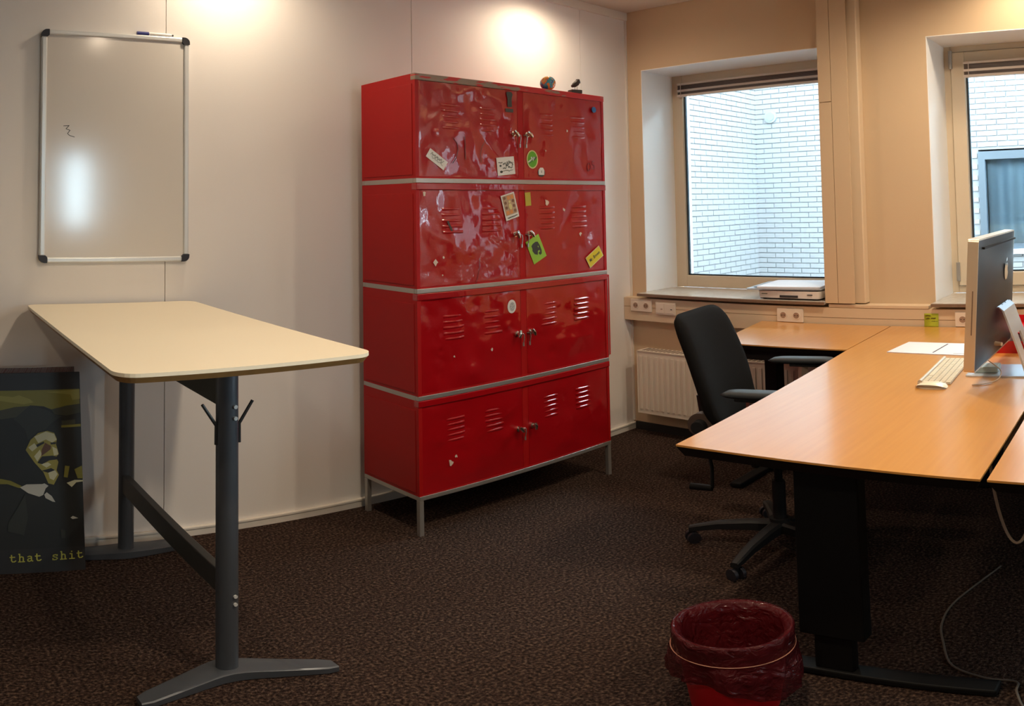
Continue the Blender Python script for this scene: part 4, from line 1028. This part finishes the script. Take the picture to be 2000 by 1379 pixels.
t = thing('letter_tray', 'red plastic letter tray holding papers, behind the computer', 'tray', (3.345, .610, DZ), math.radians(-2))
b = MB(); b.box(-.150, .150, -.12, .115, 0, .004); b.box(-.150, -.146, -.12, .115, .004, .055); b.box(.146, .150, -.12, .115, .004, .065); b.box(-.146, .146, .111, .115, .004, .065); b.box(-.146, .146, -.12, -.116, .004, .030)
b.build('tray', red_tray, t)
MB().box(-.135, .140, -.11, .105, .0042, .030).build('papers', paper_m, t)
b = MB(); b.box(-.120, .150, -.12, .115, .085, .089); b.box(.146, .150, -.12, .115, .0655, .0849); b.box(.146, .150, -.12, .115, .089, .125); b.box(-.120, .146, .111, .115, .089, .125)
b.build('upper_tray', red_tray, t)

# ------------------------------------------------------------------ office chair
th_ = math.radians(189.2)
t = thing('office_chair', 'black fabric office chair with grey armrests, standing at the corner of the beech desks', 'chair', (2.715, 1.452, 0), th_)
def loc_ang(wx, wy):
    dx, dy = wx-2.715, wy-1.452; c, s_ = math.cos(-th_), math.sin(-th_); return (dx*c-dy*s_, dx*s_+dy*c)
base_m = mat('chair_base_black', (0.010, 0.010, 0.011), 0.5, spec=0.3)
R5 = .343; a0 = math.radians(181 - 189.2)
MB().cyl((0, 0), .040, .085, .150, 28).build('hub', base_m, t, smooth=40)
for k in range(5):
    a = a0 + k*2*PI/5; d = Vector((math.cos(a), math.sin(a), 0)); n2 = Vector((-d.y, d.x, 0))
    b = MB(); prev = None
    for q, zc, hh_, ww in ((.02, .112, .024, .030), (.12, .112, .021, .026), (.24, .100, .017, .021), (R5-.02, .080, .014, .018), (R5+.012, .072, .012, .015)):
        p = d*q; cur = [b.bm.verts.new(p + n2*ww*sx_ + Vector((0, 0, zc+hh_*sz))) for sx_, sz in ((-1, -1), (1, -1), (1, .6), (.6, 1), (-.6, 1), (-1, .6))]
        if prev:
            for m_ in range(6): b.bm.faces.new((prev[m_], prev[(m_+1) % 6], cur[(m_+1) % 6], cur[m_]))
        else: b.bm.faces.new(cur)
        prev = cur
    b.bm.faces.new(prev[::-1])
    sp = b.build('base_spoke', base_m, t, smooth=30)
    cx_, cy2 = d.x*R5, d.y*R5
    b = MB(); rng = random.Random(k); wa_ = rng.uniform(0, PI); wd = Vector((math.cos(wa_), math.sin(wa_), 0)); c0 = Vector((cx_, cy2, .027))
    for s_ in (-1, 1): b.tube([c0 + wd*s_*.010, c0 + wd*s_*.024], .027, 22)
    b.build('caster_wheel', cap_m, sp, smooth=40)
    MB().tube([(cx_, cy2, .030), (cx_, cy2, .065)], .011, 12).build('caster_stem', base_m, sp, smooth=40)
MB().cyl((0, 0), .026, .150, .33, 24).build('gas_lift_cover', base_m, t, smooth=40)
MB().cyl((0, 0), .016, .33, .47, 20).build('gas_lift', black_m, t, smooth=40)
MB().box(-.09, .09, -.12, .13, .470, .515, .008).build('mechanism', base_m, t)
# seat cushion
def cushion(w_, d_, h_, nx=20, ny=20, e_=5.0):
    b = MB(); top, bot = [], []
    for i in range(nx+1):
        ta, tb_ = [], []
        for k in range(ny+1):
            a, c = -1+2*i/nx, -1+2*k/ny
            rr_ = max(abs(a), abs(c)) or 1e-6; nn = (abs(a)**e_+abs(c)**e_)**(1/e_) or 1e-6; a2, c2 = a*rr_/nn, c*rr_/nn
            m_ = max(0, 1-rr_**4)**.5
            ta.append(b.bm.verts.new((a2*w_, c2*d_, h_*m_)))
            tb_.append(b.bm.verts.new((a2*w_, c2*d_, -h_*m_)) if rr_ < .9999 else ta[-1])
        top.append(ta); bot.append(tb_)
    for i in range(nx):
        for k in range(ny):
            b.bm.faces.new((top[i][k], top[i+1][k], top[i+1][k+1], top[i][k+1]))
            q = (bot[i][k+1], bot[i+1][k+1], bot[i+1][k], bot[i][k])
            if len(set(q)) == 4:
                try: b.bm.faces.new(q)
                except ValueError: pass
    return b
b = cushion(.235, .225, .035); b.xform(Matrix.Translation((0, .02, .555))); b.build('seat', fabric_m, t, smooth=True)
MB().box(-.20, .20, -.18, .20, .5155, .522, .003).build('seat_pan', base_m, t)
# backrest: curved, leaning back
b = cushion(.240, .262, .040, 24, 30, 8)
for v in b.bm.verts:
    x, y, z = v.co; taper = 1.0 - .08*max(0, y/.27) - .12*max(0, -y/.27)**2
    xx = x*taper; zz = y
    yy = -z + .35*xx*xx*2 - .12*(zz/.27)**2*.15 + (.02 if zz < -.15 else 0)*(-(zz+.15)/.12)
    v.co = (xx, yy, zz)
b.xform(Matrix.Translation((0, -.255, .830)) @ Matrix.Rotation(math.radians(17), 4, 'X'))
b.build('backrest', fabric_m, t, smooth=True)
b = MB(); b.tube([(0, -.10, .49), (0, -.22, .50), (0, -.285, .56), (0, -.31, .70)], [.028, .028, .026, .02], 12); b.build('back_support', base_m, t, smooth=40)
b = MB(); b.tube([(.165, -.225, .625), (.205, -.225, .625)], .052, 26); b.build('side_bracket', mat('bracket_brown', (0.07, 0.045, 0.035), 0.4), t, smooth=40)
b = MB(); b.tube([(.205, -.225, .622), (.235, -.225, .622)], [.030, .026], 20); b.build('adjust_knob', base_m, t, smooth=40)
for s_ in (-1, 1):
    # pads run along the facing direction, turned a little outwards
    b = cushion(.042, .148, .015, 8, 18, 5); 
    b.xform(Matrix.Translation((s_*.315, (.055 if s_ > 0 else .015), .805)) @ Matrix.Rotation(math.radians(-4*1), 4, 'Z') @ Matrix.Rotation(math.radians(2), 4, 'X'))
    b.build('armrest_pad', pad_m, t, smooth=True)
    MB().box(s_*.315-.026, s_*.315+.026, -.035, .115, .778, .791, .004).build('pad_carrier', base_m, t)
    b = MB(); b.tube([(s_*.300, .020, .60), (s_*.312, .020, .778)], [.022, .022], 4); b.build('armrest_post', post_chair, t)
    b = MB(); b.tube([(s_*.12, .01, .502), (s_*.27, .01, .505), (s_*.300, .02, .545), (s_*.300, .02, .60)], [.020, .020, .024, .026], 10); b.build('armrest_bracket', base_m, t, smooth=40)

# ------------------------------------------------------------------ waste bin with bag
t = thing('waste_bin', 'round red waste bin lined with a crumpled clear bag, by the desk foot', 'bin', (1.655, 1.025, 0))
t.scale = (1, 1, 1)
RB, HB = .143, .305
MB().lathe([(.001, .004), (.098, .004), (.104, .0), (.106, .004), (RB-.004, HB-.01), (RB, HB-.008), (RB, HB), (RB-.004, HB), (RB-.010, HB-.012), (.100, .010), (.001, .010)], 56).build('bucket', bin_m, t, smooth=40)
def bag_mesh():
    b = MB(); seg = 110
    prof = []                                    # (radius, z, crumple)
    for i in range(16): q = i/15; prof.append((.060 + (RB-.018-.060)*q**.5, .03 + (HB-.04)*q, .012*(1-q)**.5+.003))
    prof += [(RB-.002, HB+.004, .001), (RB+.003, HB+.003, .001), (RB+.006, HB-.006, .002)]
    for i in range(1, 13): q = i/12; pq = min(1, abs(q-.333)/.25); prof.append((RB+.005 - .004*q + .010*pq*(1 if q > .333 else .2), HB-.008 - .165*q, .0008+.018*pq*(q if q > .333 else .2)))
    rings = []
    for j, (r_, z, cr_) in enumerate(prof):
        ring = []
        for k in range(seg):
            a = 2*PI*k/seg
            n1 = noise.noise(Vector((math.cos(a)*3.2, math.sin(a)*3.2, z*9))) ; n2_ = noise.noise(Vector((math.cos(a)*9, math.sin(a)*9, z*7+5)))
            rr_ = r_ + cr_*(n1*1.1+n2_*.8)
            zz = z
            if j > 18:
                q = (j-18)/12; zz = z - q*.035*math.sin(a*1 - 3.6) - q*.02*math.sin(a*3+1) + q*.012*n2_
                base = .106 + (RB-.106)*max(0, min(1, zz/HB)); rr_ = max(rr_, base+.002)
            else:
                base = .100 + (RB-.110)*max(0, min(1, zz/HB)); rr_ = min(rr_, base-.001) if j < 16 else rr_
            ring.append(b.bm.verts.new((rr_*math.cos(a), rr_*math.sin(a), zz)))
        rings.append(ring)
    for i in range(len(rings)-1):
        for k in range(seg): b.bm.faces.new((rings[i][k], rings[i][(k+1) % seg], rings[i+1][(k+1) % seg], rings[i+1][k]))
    return b
bag_mesh().build('bin_bag', bag_m, t, smooth=True)
MB().tube([((RB+.0065)*math.cos(a*PI/30), (RB+.0065)*math.sin(a*PI/30), HB-.063) for a in range(61)], .0013, 6).build('elastic_band', mat('band_tan', (0.55, 0.25, 0.16), 0.5), t)
# ------------------------------------------------------------------ floor cable
cp = [(2.55, .72, .004), (2.30, .70, .004), (2.16, .66, .004), (2.06, .58, .004), (1.95, .53, .004), (1.875, .45, .004+.03), (1.83, .36, .004), (1.80, .20, .004)]
cp = [(2.75, .62, .004), (2.45, .70, .004), (2.28, .70, .004), (2.15, .66, .004), (2.02, .60, .004), (1.965, .50, .004), (1.955, .42, .004), (1.86, .40, .034), (1.80, .36, .004), (1.76, .25, .004)]
pts = []
for i in range(len(cp)-1):
    for k in range(6):
        q = k/6; a0 = Vector(cp[max(i-1, 0)]); a1 = Vector(cp[i]); a2 = Vector(cp[i+1]); a3 = Vector(cp[min(i+2, len(cp)-1)])
        pts.append(.5*((2*a1) + (-a0+a2)*q + (2*a0-5*a1+4*a2-a3)*q*q + (-a0+3*a1-3*a2+a3)*q**3))
tag(MB().tube(pts, .0035, 8).build('power_cable', cable_d, smooth=True), 'thin grey cable looping over the carpet under the desk', 'cable')
# hanging loop of ivory cable below the desk at the right edge
pts = [(2.30 + .0*i, .50 - .12*math.sin(PI*i/16)*0 - .010*i, .5) for i in range(2)]
lp = [Vector((2.10, .492 - .13*i/20, .790 - .335*math.sin(PI*i/20)**.55)) for i in range(21)]
tag(MB().tube(lp, .0045, 8).build('power_cable', cable_m, smooth=True), 'ivory cable hanging in a loop beneath the desktop at the right edge', 'cable')
bpy.context.view_layer.update()
